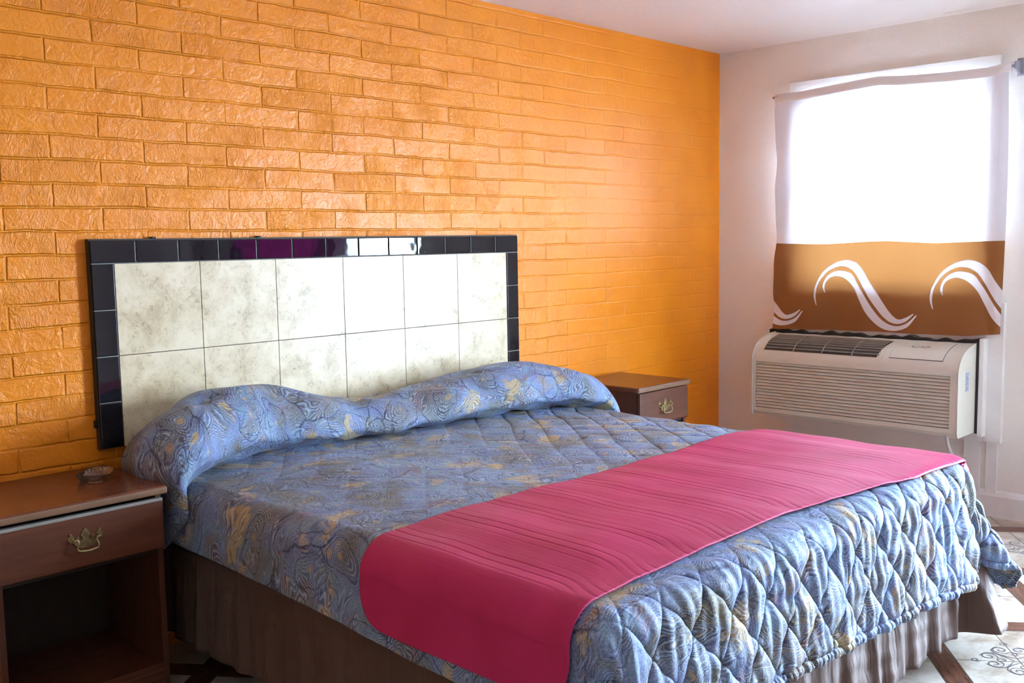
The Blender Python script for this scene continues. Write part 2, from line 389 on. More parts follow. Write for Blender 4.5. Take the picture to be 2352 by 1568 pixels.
def mat_floor():
    s = NT('printed_floor_tile'); co = obj_co(s)
    xyz = s.n('ShaderNodeSeparateXYZ', {0: co})
    X, Y = xyz.outputs[0], xyz.outputs[1]
    A = s.math('ADD', s.math('MULTIPLY', X, -0.60), s.math('MULTIPLY', Y, 0.80))
    B = s.math('ADD', s.math('MULTIPLY', X, 0.80), s.math('MULTIPLY', Y, 0.60))
    PA, PB = 0.480, 0.613
    def dist(v, off, P):
        m = s.math('MODULO', s.math('ADD', v, off + 40 * P), P)
        return s.math('MINIMUM', m, s.math('SUBTRACT', P, m))
    dA, dB = dist(A, 2.74, PA), dist(B, -0.604, PB)
    dmin = s.math('MINIMUM', dA, dB)
    strip = s.math('LESS_THAN', dmin, 0.041)
    edge = s.math('LESS_THAN', s.math('ABSOLUTE', s.math('SUBTRACT', dmin, 0.041)), 0.0022)
    joint = s.math('LESS_THAN', s.math('ABSOLUTE', s.math('SUBTRACT', s.math('MINIMUM', dist(A, 2.74 + PA / 2, PA), dist(B, -0.604 + PB / 2, PB)), 0.0)), 0.0018)
    warp = s.vmath('ADD', co, s.scale(s.noise(co, 5.0, 3.0).outputs['Color'], 0.12))
    m1 = s.noise(warp, 6.0, 6.0, 0.6, 0.5).outputs[0]
    marble = s.ramp(m1, [(0.32, (0.30, 0.22, 0.15)), (0.48, (0.50, 0.41, 0.32)), (0.62, (0.62, 0.55, 0.47))])
    wv = s.n('ShaderNodeCombineXYZ', {0: s.math('MULTIPLY', A, 3.0), 1: s.math('MULTIPLY', B, 22.0), 2: 0.0}).outputs[0]
    wv2 = s.n('ShaderNodeCombineXYZ', {0: s.math('MULTIPLY', B, 3.0), 1: s.math('MULTIPLY', A, 22.0), 2: 0.0}).outputs[0]
    wsel = s.math('LESS_THAN', dA, dB)
    wvx = s.n('ShaderNodeMix', {0: wsel, 4: wv, 5: wv2}, data_type='VECTOR').outputs[1]
    wood = s.ramp(s.noise(wvx, 2.5, 4.0, 0.6).outputs[0], [(0.3, (0.075, 0.028, 0.016)), (0.7, (0.18, 0.075, 0.045))])
    col = s.mix(strip, marble, wood)
    col = s.mix(s.math('MAXIMUM', edge, joint), col, (0.10, 0.07, 0.05))
    return s.done(s.bsdf(col, 0.22, 0.0, 0.5, s.bump(s.math('MULTIPLY', s.math('MAXIMUM', edge, joint), -1.0), 0.5, 0.001)))

def mat_glass(name):
    s = NT(name)
    tr = s.n('ShaderNodeBsdfTransparent', {'Color': (0.95, 0.97, 0.97)}); gl = s.n('ShaderNodeBsdfGlossy', {'Roughness': 0.02})
    fr = s.n('ShaderNodeFresnel', {'IOR': 1.45})
    return s.done(s.n('ShaderNodeMixShader', {0: fr.outputs[0], 1: tr, 2: gl}))

def mat_realglass(name):
    s = NT(name); co = obj_co(s)
    g = s.bsdf((0.97, 0.98, 0.98), 0.03, 0.0, 0.5, None, Transmission_Weight=1.0, IOR=1.47)
    return s.done(g)

def mat_pressed(name):
    s = NT(name)
    tr = s.n('ShaderNodeBsdfTransparent', {'Color': (0.985, 0.99, 0.99)}); gl = s.n('ShaderNodeBsdfGlossy', {'Roughness': 0.06})
    fr = s.n('ShaderNodeFresnel', {'IOR': 1.55})
    df = s.n('ShaderNodeBsdfTranslucent', {'Color': (0.8, 0.8, 0.8)})
    a = s.n('ShaderNodeMixShader', {0: 0.14, 1: tr, 2: df})
    return s.done(s.n('ShaderNodeMixShader', {0: fr.outputs[0], 1: a, 2: gl}))

def mat_brass():
    s = NT('aged_brass'); co = obj_co(s)
    nz = s.noise(co, 60.0, 3.0).outputs[0]
    col = s.ramp(nz, [(0.3, (0.30, 0.23, 0.10)), (0.7, (0.55, 0.45, 0.22))])
    return s.done(s.bsdf(col, 0.30, 0.9, 0.5, s.bump(nz, 0.2, 0.0004)))

M = dict(
    brick=mat_brick(), tanwall=mat_wall('tan_wall_paint', (0.46, 0.37, 0.30)), wall=mat_wall('cream_wall_paint', (0.90, 0.845, 0.765)), ceil=mat_wall('white_ceiling_paint', (0.80, 0.71, 0.65)),
    trim=simple('cream_gloss_trim_paint', (0.85, 0.825, 0.78), 0.42, var=0.04, bump=0.0008, bscale=60),
    stone=mat_stone(), black=mat_black_tile(),
    grout=simple('pale_grout', (0.30, 0.29, 0.27), 0.8), darkgrout=simple('dark_brown_grout', (0.07, 0.055, 0.035), 0.8),
    board=simple('dark_painted_board', (0.03, 0.022, 0.015), 0.6),
    paisley=mat_paisley(), runner=mat_runner(),
    skirt=mat_skirt(),
    mattress=simple('white_ticking', (0.6, 0.58, 0.55), 0.8), boxspring=simple('grey_ticking', (0.05, 0.048, 0.045), 0.85),
    iron=simple('black_steel', (0.02, 0.02, 0.022), 0.45, 0.6),
    wood=mat_wood('reddish_brown_laminate', (0.080, 0.024, 0.011), (0.150, 0.048, 0.021), 0.38, 'X'),
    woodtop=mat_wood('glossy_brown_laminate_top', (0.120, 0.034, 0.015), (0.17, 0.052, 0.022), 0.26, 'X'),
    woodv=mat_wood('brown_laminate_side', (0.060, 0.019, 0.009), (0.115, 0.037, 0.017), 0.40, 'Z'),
    woodin=mat_wood('dark_unlit_laminate_inside', (0.016, 0.009, 0.005), (0.030, 0.015, 0.008), 0.6, 'Z'),  # laminate darkened: shade inside the nightstand is put into the colour
    pale=simple('painted_edge_highlight', (0.26, 0.245, 0.215), 0.4),  # light caught on the drawer edge, put into the colour
    topedge=simple('tan_edge_band', (0.20, 0.105, 0.055), 0.4),
    brass=mat_brass(), ashglass=mat_pressed('clear_pressed_glass'),
    ac=simple('beige_ac_plastic', (0.67, 0.635, 0.535), 0.45, var=0.03, nscale=4, bump=0.0003, bscale=400),
    acdark=simple('dark_grille_interior', (0.055, 0.05, 0.042), 0.6),
    acfin=simple('grey_beige_fin_plastic', (0.36, 0.34, 0.29), 0.5, var=0.04),
    ink=simple('black_ink', (0.02, 0.02, 0.02), 0.5), label=simple('grey_blue_label_paper', (0.50, 0.52, 0.62), 0.5, var=0.2, nscale=120),
    gasket=simple('black_foam', (0.018, 0.016, 0.016), 0.6, bump=0.004, bscale=40),
    sheer=mat_cloth('white_sheer_curtain', (0.76, 0.71, 0.73), 0.12, 0.06),
    pocket=mat_cloth('doubled_white_sheer', (0.90, 0.85, 0.83), 0.08, 0.0),
    band=mat_cloth('brown_curtain_band', (0.33, 0.138, 0.050), 0.10, 0.0, 0.06, (0.36, 0.15, 0.045)),
    wave=mat_cloth('white_curtain_print', (0.86, 0.82, 0.83), 0.06, 0.0),
    steel=simple('grey_steel', (0.36, 0.36, 0.41), 0.4, 0.0), white=simple('white_plastic', (0.72, 0.69, 0.66), 0.5),
    floor=mat_floor(), inlay=simple('grey_brown_scroll_ink', (0.13, 0.11, 0.105), 0.35), glass=mat_glass('window_glass'),
    alu=simple('white_window_frame', (0.7, 0.7, 0.7), 0.4),
    ground=simple('pale_concrete_ground', (0.42, 0.42, 0.43), 0.8, var=0.1, nscale=2),
    maroon=mat_cloth('maroon_curtain_cloth', (0.34, 0.05, 0.20), 0.55),
)

# ---------------------------------------------------------------- the room
bm = bmesh.new(); box(bm, (XL, YB, -0.12), (XW + 0.15, YW + 0.15, 0.0)); floor = struct(link('floor', bm, M['floor']))
bm = bmesh.new(); box(bm, (XL, YB, ZC), (XW + 0.15, YW + 0.15, ZC + 0.12)); struct(link('ceiling', bm, M['ceil']))
bm = bmesh.new(); box(bm, (XL, YW, 0), (XW, YW + 0.15, ZC)); struct(link('wall_back', bm, M['brick']))
bm = bmesh.new(); box(bm, (XL - 0.15, YB, 0), (XL, YW + 0.15, ZC)); struct(link('wall_left', bm, M['tanwall']))
bm = bmesh.new(); box(bm, (XL, YB - 0.15, 0), (XW + 0.15, YB, ZC)); struct(link('wall_front', bm, M['tanwall']))
bm = bmesh.new()
x0, x1 = XW, XW + 0.15
box(bm, (x0, WIN[0], 0), (x1, YW + 0.15, ZC))
box(bm, (x0, WIN[1], 0), (x1, WIN[0], WIN[2])); box(bm, (x0, WIN[1], WIN[3]), (x1, WIN[0], ZC))
box(bm, (x0, DOOR[0], 0), (x1, WIN[1], ZC))
box(bm, (x0, DOOR[1], DOOR[2]), (x1, DOOR[0], ZC))
box(bm, (x0, WIN2[0], 0), (x1, DOOR[1], ZC)); box(bm, (x0, YB, 0), (x1, WIN2[1], ZC))
box(bm, (x0, WIN2[1], 0), (x1, WIN2[0], WIN2[2])); box(bm, (x0, WIN2[1], WIN2[3]), (x1, WIN2[0], ZC))
bmesh.ops.remove_doubles(bm, verts=bm.verts, dist=1e-5)
struct(link('wall_right', bm, M['wall']))
boxo('ground', (XW + 0.15, -14, -0.14), (XW + 14, 8, -0.04), M['ground'])['kind'] = 'structure'

# baseboard of the window wall, with a small bead on top
bm = bmesh.new(); prof = [(0, 0), (0.016, 0), (0.016, 0.105), (0.011, 0.12), (0.006, 0.13), (0, 0.132)]
prism(bm, prof, lambda a, b: (XW - a, YW, b), lambda a, b: (XW - a, DOOR[0] + 0.08, b))
struct(link('baseboard_right', bm, M['trim']))
# casing of the open doorway
bm = bmesh.new()
box(bm, (XW - 0.018, DOOR[0], 0), (XW, DOOR[0] + 0.08, DOOR[2] + 0.08), 0.003)
box(bm, (XW - 0.018, DOOR[1] - 0.08, 0), (XW, DOOR[1], DOOR[2] + 0.08), 0.003)
box(bm, (XW - 0.018, DOOR[1], DOOR[2]), (XW, DOOR[0], DOOR[2] + 0.08), 0.003)
struct(link('trim_2', bm, M['trim'], None, 35))

# window: casing, sash frame, glass
win = struct(empty('window_1', (XW, -0.985, 1.6), 'window behind the sheer curtain in the cream wall', 'window'))
del win['label']; del win['category']
def wpart(name, bm, mat, sm=35):
    o = link(name, bm, mat, None, sm); o.parent = win; o.matrix_parent_inverse = win.matrix_basis.inverted(); return o
bm = bmesh.new()
box(bm, (XW - 0.022, -1.527, WIN[3] - 0.005), (XW, -0.427, 2.235), 0.004)
box(bm, (XW - 0.022, -1.527, 0.93), (XW, WIN[1], WIN[3] - 0.005), 0.004)
box(bm, (XW - 0.022, WIN[0], 0.93), (XW, -0.427, WIN[3] - 0.005), 0.004)
box(bm, (XW - 0.030, -1.527, 1.07), (XW + 0.02, -0.427, 1.12), 0.005)
wpart('casing', bm, M['trim'])
bm = bmesh.new(); fx0, fx1 = XW + 0.07, XW + 0.11
box(bm, (fx0, WIN[1], WIN[2]), (fx1, WIN[1] + 0.035, WIN[3])); box(bm, (fx0, WIN[0] - 0.035, WIN[2]), (fx1, WIN[0], WIN[3]))
box(bm, (fx0, WIN[1], WIN[2]), (fx1, WIN[0], WIN[2] + 0.035)); box(bm, (fx0, WIN[1], WIN[3] - 0.035), (fx1, WIN[0], WIN[3]))
wpart('window_frame', bm, M['alu'])
bm = bmesh.new(); box(bm, (XW + 0.088, WIN[1] + 0.03, WIN[2] + 0.03), (XW + 0.092, WIN[0] - 0.03, WIN[3] - 0.03)); wpart('glass', bm, M['glass'], None)

# box trim round the air conditioner sleeve
bm = bmesh.new()
YA, YZ = -0.300, -1.583           # outer edges of the sleeve casing
box(bm, (XW - 0.035, YZ, 0.372), (XW, YZ + 0.085, 1.06), 0.004)
box(bm, (XW - 0.035, YA - 0.06, 0.372), (XW, YA, 0.935), 0.004)
box(bm, (XW - 0.035, YZ + 0.085, 0.372), (XW, YA - 0.06, 0.43), 0.004)
box(bm, (XW - 0.030, YZ + 0.085, 0.865), (XW, YA - 0.06, 1.06), 0.004)
box(bm, (XW - 0.085, -1.512, 0.405), (XW - 0.0, -1.489, 0.885), 0.003)     # side cheek that stands proud of the casing
box(bm, (XW - 0.012, YZ + 0.02, 0.0), (XW, YZ + 0.075, 0.372), 0.002)      # boards below the sleeve
box(bm, (XW - 0.012, YZ + 0.10, 0.0), (XW, YZ + 0.18, 0.372), 0.002)
box(bm, (XW - 0.012, -0.475, 0.0), (XW, -0.41, 0.372), 0.002)
struct(link('trim_1', bm, M['trim'], None, 35))

# scrolls printed on the floor tiles (flat pattern, lies in the floor)
def spiral(c, r0, r1, turns, a0, sgn=1, n=40):
    return [(c[0] + (r0 + (r1 - r0) * t) * math.cos(a0 + sgn * turns * 2 * PI * t), c[1] + (r0 + (r1 - r0) * t) * math.sin(a0 + sgn * turns * 2 * PI * t)) for t in [k / n for k in range(n + 1)]]
bm = bmesh.new()
def ribbon(pts, w):
    L = []
    for i, p in enumerate(pts):
        q0, q1 = pts[max(i - 1, 0)], pts[min(i + 1, len(pts) - 1)]
        t = Vector((q1[0] - q0[0], q1[1] - q0[1])); t.normalize(); nn = Vector((-t.y, t.x))
        ww = w * (0.35 + 0.65 * math.sin(PI * min(1, (i + 1) / len(pts))))
        L.append((bm.verts.new((p[0] + nn.x * ww, p[1] + nn.y * ww, 0.0006)), bm.verts.new((p[0] - nn.x * ww, p[1] - nn.y * ww, 0.0006))))
    for (a, b), (c, d) in zip(L, L[1:]): bm.faces.new((a, b, d, c))
for Ac in (-2.98 - 0.96, -2.98 - 0.48, -2.98):
    for Bc in (-0.308, 0.305, 0.918, 1.531, 2.144):
        ox, oy = -0.6 * Ac + 0.8 * Bc, 0.8 * Ac + 0.6 * Bc
        if -2.02 < oy and 0.0 < ox < 2.1 - 0.15: continue
        for q in range(4):
            th = q * PI / 2 + math.atan2(0.6, 0.8)
            def R(pts): return [(ox + x * math.cos(th) - y * math.sin(th), oy + x * math.sin(th) + y * math.cos(th)) for x, y in pts]
            ribbon(R(spiral((0.085, 0.03), 0.004, 0.030, 1.6, 0.4)), 0.0028)
            ribbon(R(spiral((0.085, -0.03), 0.004, 0.030, 1.6, -0.4, -1)), 0.0028)
            ribbon(R(spiral((0.135, 0.0), 0.003, 0.016, 1.3, 1.0)), 0.0022)
            ribbon(R([(0.015 + 0.1 * t, 0.06 * math.sin(2.6 * t)) for t in [k / 20 for k in range(21)]]), 0.0026)
            ribbon(R([(0.015 + 0.1 * t, -0.06 * math.sin(2.6 * t)) for t in [k / 20 for k in range(21)]]), 0.0026)
            ribbon(R(spiral((0.05, 0.0), 0.002, 0.018, 1.2, 0)), 0.0022)
fl = link('scroll_inlay', bm, M['inlay'], floor)

# ---------------------------------------------------------------- headboard of tiles
I = 0.0254
hb = empty('headboard', (0.9906, 0.0, 0.734), 'tall tiled headboard with cream centre and black border on the orange brick wall', 'headboard')
def hpart(name, bm, mat, sm=40):
    o = link(name, bm, mat, None, sm); o.parent = hb; o.matrix_parent_inverse = Matrix.Translation(hb.location).inverted(); return o
ZT = 1.42
bm = bmesh.new(); box(bm, (-0.002, 0.006, ZT - 27 * I), (78 * I + 0.002, YW + 0.004, ZT + 0.004), 0.001); hpart('backing_board', bm, M['board'])
bm = bmesh.new(); box(bm, (2.8 * I, 0.0025, ZT - 27 * I + 0.001), (75.2 * I, 0.010, ZT - 2.8 * I)); hpart('dark_grout_bed', bm, M['darkgrout'], None)
bm = bmesh.new(); box(bm, (0.004, 0.0022, ZT - 3 * I), (78 * I - 0.004, 0.009, ZT - 0.004))
box(bm, (0.004, 0.0022, ZT - 27 * I + 0.003), (3 * I, 0.009, ZT - 3 * I)); box(bm, (75 * I, 0.0022, ZT - 27 * I + 0.003), (78 * I - 0.004, 0.009, ZT - 3 * I))
hpart('pale_grout_bed', bm, M['grout'], None)
bm = bmesh.new(); g = 0.0011
for i in range(6):
    for (ztop, h) in ((3, 12), (15, 12)):
        a = (3 + 12 * i) * I; z1 = ZT - ztop * I; z0 = z1 - h * I
        box(bm, (a + g, 0.0, z0 + g), (a + 12 * I - g, 0.008, z1 - g), 0.0012)
hpart('cream_tile_panel', bm, M['stone'])
bm = bmesh.new(); g = 0.0016
def btile(a0, a1, z0, z1):
    k0 = len(bm.verts)
    b2 = bmesh.new(); box(b2, (a0 + g, -0.003, z0 + g), (a1 - g, 0.008, z1 - g), 0.0032, 3)
    cx, cz = (a0 + a1) / 2, (z0 + z1) / 2; tx, tz = random.uniform(-0.004, 0.004), random.uniform(-0.006, 0.006)
    for v in b2.verts: v.co.y += (v.co.x - cx) * tx + (v.co.z - cz) * tz
    tmp = bpy.data.meshes.new('t'); b2.to_mesh(tmp); b2.free(); bm.from_mesh(tmp); bpy.data.meshes.remove(tmp)
for i in range(13): btile(6 * i * I, 6 * (i + 1) * I, ZT - 3 * I, ZT)
for i in range(4):
    for a in (0, 75): btile(a * I, (a + 3) * I, ZT - (9 + 6 * i) * I, ZT - (3 + 6 * i) * I)
hpart('black_tile_border', bm, M['black'])
for lo_, hi_ in (((0.215, 0.006, ZT), (0.229, 0.03, ZT + 0.010)), ((0.62, 0.006, ZT), (0.634, 0.03, ZT + 0.010)), ((-0.010, 0.012, ZT - 24.2 * I), (0.0, 0.03, ZT - 23.2 * I))):
    bm = bmesh.new(); box(bm, lo_, hi_, 0.002); hpart('mounting_clip', bm, M['iron'])

# ---------------------------------------------------------------- bed
BX0, BX1, BF, ZTOP = 0.09, 2.02, 2.06, 0.665
bed = empty('bed', (1.05, -1.05, 0.0), 'large bed made up with blue paisley bedspread in front of the tiled headboard', 'bed')
def bpart(name, bm, mat, sm=40):
    o = link(name, bm, mat, None, sm); o.parent = bed; o.matrix_parent_inverse = Matrix.Translation(bed.location).inverted(); return o
bm = bmesh.new(); box(bm, (BX0 + 0.03, -2.02, 0.41), (BX1 - 0.03, -0.03, 0.635), 0.05, 4); bpart('mattress', bm, M['mattress'])
bm = bmesh.new(); box(bm, (BX0 + 0.06, -1.99, 0.19), (BX1 - 0.06, -0.03, 0.405), 0.02); bpart('box_spring', bm, M['boxspring'])
bm = bmesh.new(); box(bm, (BX0 + 0.19, -1.86, 0.0), (BX1 - 0.19, -0.03, 0.19), 0.004); bpart('platform_base', bm, M['iron'])

# cloth surface: a = along x, b = distance from the wall
RR = 0.07
XA, XB, BFI = BX0 + RR, BX1 - RR, BF - RR
def S(a, b, lift=0.0):
    a = np.asarray(a, float); b = np.asarray(b, float)
    da = np.where(a < XA, a - XA, np.where(a > XB, a - XB, 0.0)); db = np.maximum(b - BFI, 0)
    s = np.hypot(da, db) + 1e-9; ux, uy = da / s, db / s
    phi = np.degrees(np.arctan2(np.abs(da), np.maximum(db, 1e-9)))
    right = a > (XA + XB) / 2
    ridge = np.where(right & (da > 0) & (db > 0), np.exp(-((phi - 36) / 17.0) ** 2), 0.0)
    rl = np.where((~right) & (da < 0) & (db > 0), np.exp(-((phi - 45) / 25.0) ** 2), 0.0)
    base = np.where(right, 0.10 + 0.08 * sstep(45, 90, phi), 0.14 - 0.02 * sstep(30, 90, phi))
    base = np.where(db > 0, base + 0.03 * wob(a * 1.0, 0 * a, 7.0) * sstep(40, 0, phi), base)
    lean = base + 0.44 * ridge + 0.10 * rl
    rr = RR * (1 - 0.75 * ridge); q = rr * PI / 2
    out = np.where(s < q, rr * np.sin(np.minimum(s, q) / rr), rr + (s - q) * np.sin(lean))
    drop = np.where(s < q, rr * (1 - np.cos(np.minimum(s, q) / rr)), rr + (s - q) * np.cos(lean))
    zt = ZTOP + 0.006 * wob(a, b, 5.0, 8) - 0.010 * sstep(0.25, 0.0, np.minimum(np.minimum(a - XA, XB - a), BFI - b) + 0.0)
    x = np.clip(a, XA, XB) + ux * out; y = -(np.minimum(b, BFI) + uy * out); z = zt - drop
    P = np.stack([x, y, z], -1)
    return P
def normals(P):
    du = np.gradient(P, axis=0); dv = np.gradient(P, axis=1)
    n = np.cross(dv, du); return n / (np.linalg.norm(n, axis=-1, keepdims=True) + 1e-12)

def Lleft(b): return np.interp(b, [0, 0.5, 1.2, 1.8, 2.1, 2.5], [0.222, 0.225, 0.250, 0.275, 0.29, 0.30])
def Lfoot(a): return np.interp(a, [-0.3, 0.1, 0.8, 1.4, 1.9, 2.02], [0.29, 0.32, 0.36, 0.40, 0.44, 0.36])
LR = 0.36
spread = empty('bedspread', (1.05, -1.05, 0.45), 'quilted blue and gold paisley bedspread draped over the bed and pillows', 'bedspread')
def inv(e, o): o.parent = e; o.matrix_parent_inverse = Matrix.Translation(e.location).inverted(); return o

NA, NB = 620, 520
ta = np.linspace(0, 1, NA); tb = np.linspace(0, 1, NB)
a0 = (XA - 0.30) + ta * (XB + LR - XA + 0.30); b0 = 0.06 + tb * (BFI + 0.5 - 0.06)
A0, B0 = np.meshgrid(a0, b0, indexing='ij')
A = np.where(A0 < XA, XA - (XA - A0) / 0.30 * Lleft(B0), A0)
B = np.where(B0 > BFI, BFI + (B0 - BFI) / 0.5 * Lfoot(A0), B0)
P = S(A, B); N = normals(P)
N *= np.sign(np.sum(N * np.array([0, 0, 1.0]), -1).mean())
# quilting: rows of puffed diamonds, strongest on the foot drop
foot = sstep(BFI - 0.02, BFI + 0.10, B)
amp = 0.0014 + 0.0056 * sstep(0.9, 1.9, A) + 0.0115 * foot + 0.003 * sstep(XB, XB + .1, A)
amp = amp * np.where(A < XA, 0.55 + 0.45 * foot, 1.0)
QW, QH = 0.150, 0.185
qa = A + 0.010 * wob(A, B, 9.0, 16); qb = B + 0.012 * wob(A, B, 8.0, 20)
p1 = qa / QW + qb / QH; p2 = qa / QW - qb / QH
puff = (np.abs(np.sin(PI * p1)) * np.abs(np.sin(PI * p2))) ** 0.42
seam = np.minimum(np.abs(np.sin(PI * p1)), np.abs(np.sin(PI * p2)))
disp = amp * (puff - 0.55) - amp * 0.35 * np.exp(-(seam / 0.10) ** 2)
# soft rumples inside the puffs, running down the drop; gathers along the hem seam
edge_d = np.minimum(np.where(A < XA, Lleft(B0) - (XA - A), 9), np.where(B > BFI, Lfoot(A0) - (B - BFI), 9))
vert = np.sin(A * 95 + 2.2 * wob(A, B, 13.0, 4)) * 0.5 + np.sin(A * 150 + 3.0 * wob(A, B, 10.0, 12)) * 0.5
disp += foot * 0.0050 * vert * (0.35 + 0.65 * puff) + foot * 0.004 * wob(A, B * 1.6, 42.0, 24)
hem = np.exp(-((edge_d - 0.022) / 0.006) ** 2)
disp += foot * (-0.006 * hem + 0.0025 * np.exp(-((edge_d - 0.010) / 0.008) ** 2) * (1 + np.sin(A * 420 + 2 * wob(A, B, 30.0))))
disp += 0.0035 * wob(A, B, 26.0, 2) * (1 - foot) * (0.5 + 0.5 * sstep(0.8, 2.0, A)) + 0.004 * wob(A, B, 11.0, 30)
P = P + N * disp[..., None]
inv(spread, grid_mesh('quilted_panel', P, M['paisley'], None, np.stack([A, B], -1), solid=0.006))

# the part folded back over the pillows
ka = [-0.090, -0.02, 0.03, 0.06, 0.08, 0.10, 0.13, 0.16, 0.26, 0.40, 0.62, 0.89, 1.24, 1.48, 1.77, 1.95, 2.05, 2.15, 2.25]
kH = [0.022, 0.032, 0.034, 0.044, 0.066, 0.125, 0.178, 0.205, 0.234, 0.243, 0.200, 0.140, 0.165, 0.192, 0.198, 0.165, 0.120, 0.06, 0.02]
ky = [0.275, 0.36, 0.41, 0.420, 0.420, 0.418, 0.412, 0.405, 0.350, 0.315, 0.318, 0.325, 0.350, 0.385, 0.44, 0.50, 0.53, 0.54, 0.54]
NA2, NT2 = 320, 110
aa = np.linspace(-0.090, 2.25, NA2); th = np.radians(np.linspace(178, -75, NT2))
Ax, TH = np.meshgrid(aa, th, indexing='ij')
base = S(aa, np.full_like(aa, 0.3)); tng = np.gradient(base[:, [0, 2]], axis=0); tng /= np.linalg.norm(tng, axis=1, keepdims=True)
nx, nz_ = -tng[:, 1], tng[:, 0]
H = spl(aa, ka, kH)[:, None]; yf = spl(aa, ka, ky)[:, None]; yb = 0.055
yf = yf + 0.008 * np.sin(aa * 21)[:, None]
ymid, hw = (yb + yf) / 2, (yf - yb) / 2
sn, cs = np.sin(TH), np.cos(TH)
f0 = 0.32
hh = np.where(sn >= 0, f0 + (1 - f0) * np.abs(sn) ** 0.85, f0 * (1 - np.abs(sn) ** 1.3) - 0.02)
yy = ymid + hw * np.sign(cs) * np.abs(cs) ** 0.9 - 0.38 * hw * np.maximum(-sn, 0)
Hh = H * hh
wr = 0.006 * wob(Ax, TH * 0.3, 16.0, 3) + 0.005 * np.sin(Ax * 26 + TH * 3.0 + 2 * wob(Ax, TH, 5.0)) * sstep(0.15, 0.6, np.cos(TH) + 0.4)
wr = wr + 0.011 * np.exp(-((Ax - 0.14) / 0.07) ** 2) * np.sin(4.2 * TH + 1.2 + 6 * Ax) + 0.006 * np.exp(-((Ax - 0.45) / 0.35) ** 2) * np.sin(Ax * 18 - TH * 5.0)
wr = wr * sstep(0.0, 0.03, H)
Hh = np.maximum(Hh + wr, 0.004)
PP = np.stack([base[:, 0][:, None] + nx[:, None] * Hh, -yy, base[:, 2][:, None] + nz_[:, None] * Hh], -1)
arc = np.cumsum(np.concatenate([np.zeros((NA2, 1)), np.linalg.norm(np.diff(PP, axis=1), axis=2)], 1), 1)
inv(spread, grid_mesh('pillow_fold', PP, M['paisley'], None, np.stack([np.cumsum(np.concatenate([[0], np.linalg.norm(np.diff(PP[:, 55], axis=0), axis=1)]))[:, None] + 0 * Ax + 5.3, -arc + 3.1], -1), solid=0.006, flip=False))

# ---------------------------------------------------------------- bed runner
NR, NW = 860, 90
ra = np.linspace(XA - 0.225, XB + 0.30, NR); rw = np.linspace(0, 1, NW)
RA, RW = np.meshgrid(ra, rw, indexing='ij')
bh = 1.287 + 0.010 * np.sin(RA * 2.0); bf_ = np.interp(RA, [-0.1, 0.3, 1.0, 1.35, 1.6, 2.0, 2.4], [1.985, 1.955, 1.945, 1.985, 2.02, 2.035, 2.04])
# rounded corners at the hanging left end
rc = 0.10; dl = RA - (XA - 0.225)
ins = np.where(dl < rc, rc - np.sqrt(np.maximum(rc**2 - (rc - dl) ** 2, 0)), 0.0)
dr_ = (XB + 0.30) - RA; ins = ins + np.where(dr_ < rc, rc - np.sqrt(np.maximum(rc**2 - (rc - dr_) ** 2, 0)), 0.0)
RB = (bh + ins) + RW * (bf_ - bh - 2 * ins)
RP = S(RA, RB); RN = normals(RP); RN *= np.sign(RN[..., 2].mean())
amp2 = 0.0030 + 0.0065 * sstep(0.9, 1.9, RA)
lift = 0.0115 + amp2 * 0.25 + 0.003 * sstep(0.5, 1.0, RW) + 0.004 * wob(RA, RB, 11.0, 30)
pp = RA + 0.0035 * wob(RA * 0.3, RB * 2, 4.0, 6) + 0.05 * sstep(0.75, 1.0, RW) ** 2
per = 0.031; tri = np.abs(((pp / per) % 1.0) - 0.5) * 2
groove = np.exp(-((1 - tri) / 0.13) ** 2) * (0.55 + 0.45 * np.sin(RA * 37 + 1.0))
lift += -0.0016 * groove * sstep(XA - 0.09, XA - 0.03, RA) + 0.0010 * wob(RA * 3, RB, 14.0, 14)
RP = RP + RN * lift[..., None]
runner = grid_mesh('bed_runner', RP, M['runner'], None, np.stack([RA, RB], -1), solid=0.004)
tag(runner, 'magenta red pleated bed runner laid across the foot of the bed', 'bed runner')

# ---------------------------------------------------------------- bed skirt
sk = empty('bed_skirt', (1.05, -1.05, 0.1), 'plain dark brown bed skirt hanging below the paisley bedspread', 'bed skirt')
def skirt_panel(name, path, ztop, zbot, flare, fold):
    """path: list of (x, y, outward nx, ny)"""
    n, m = len(path), 26
    pa = np.array(path); L = np.concatenate([[0], np.cumsum(np.hypot(np.diff(pa[:, 0]), np.diff(pa[:, 1])))])
    t = np.linspace(0, 1, m)
    LL, T = np.meshgrid(L, t, indexing='ij')
    fl = np.array(flare)[:, None] if np.ndim(flare) else flare
    fo = np.array(fold)[:, None] if np.ndim(fold) else fold
    o = fl * T + fo * T ** 0.8 * (np.sin(LL * 46 + 2.5 * wob(LL, T * 0.2, 5.0)) + 0.6 * np.sin(LL * 77 + 2 * wob(LL, T * .2, 7.0, 9))) + 0.002 * wob(LL, T, 30.0, 4)
    zb = np.array(zbot)[:, None] if np.ndim(zbot) else zbot
    Pk = np.stack([pa[:, 0][:, None] + pa[:, 2][:, None] * o, pa[:, 1][:, None] + pa[:, 3][:, None] * o, ztop + (zb - ztop) * T + 0 * LL], -1)
    return inv(sk, grid_mesh(name, Pk, M['skirt'], None, None, solid=0.002))
n = 150
ys = np.linspace(-0.05, -2.03, n)
skirt_panel('side_panel', [(0.125, y, -1, 0) for y in ys], 0.43, 0.135 + 0.01 * np.sin(ys * 4), 0.012 + 0.0 * ys, 0.006 * sstep(-0.9, -0.1, ys) + 0.0035)
pts = []
n = 420
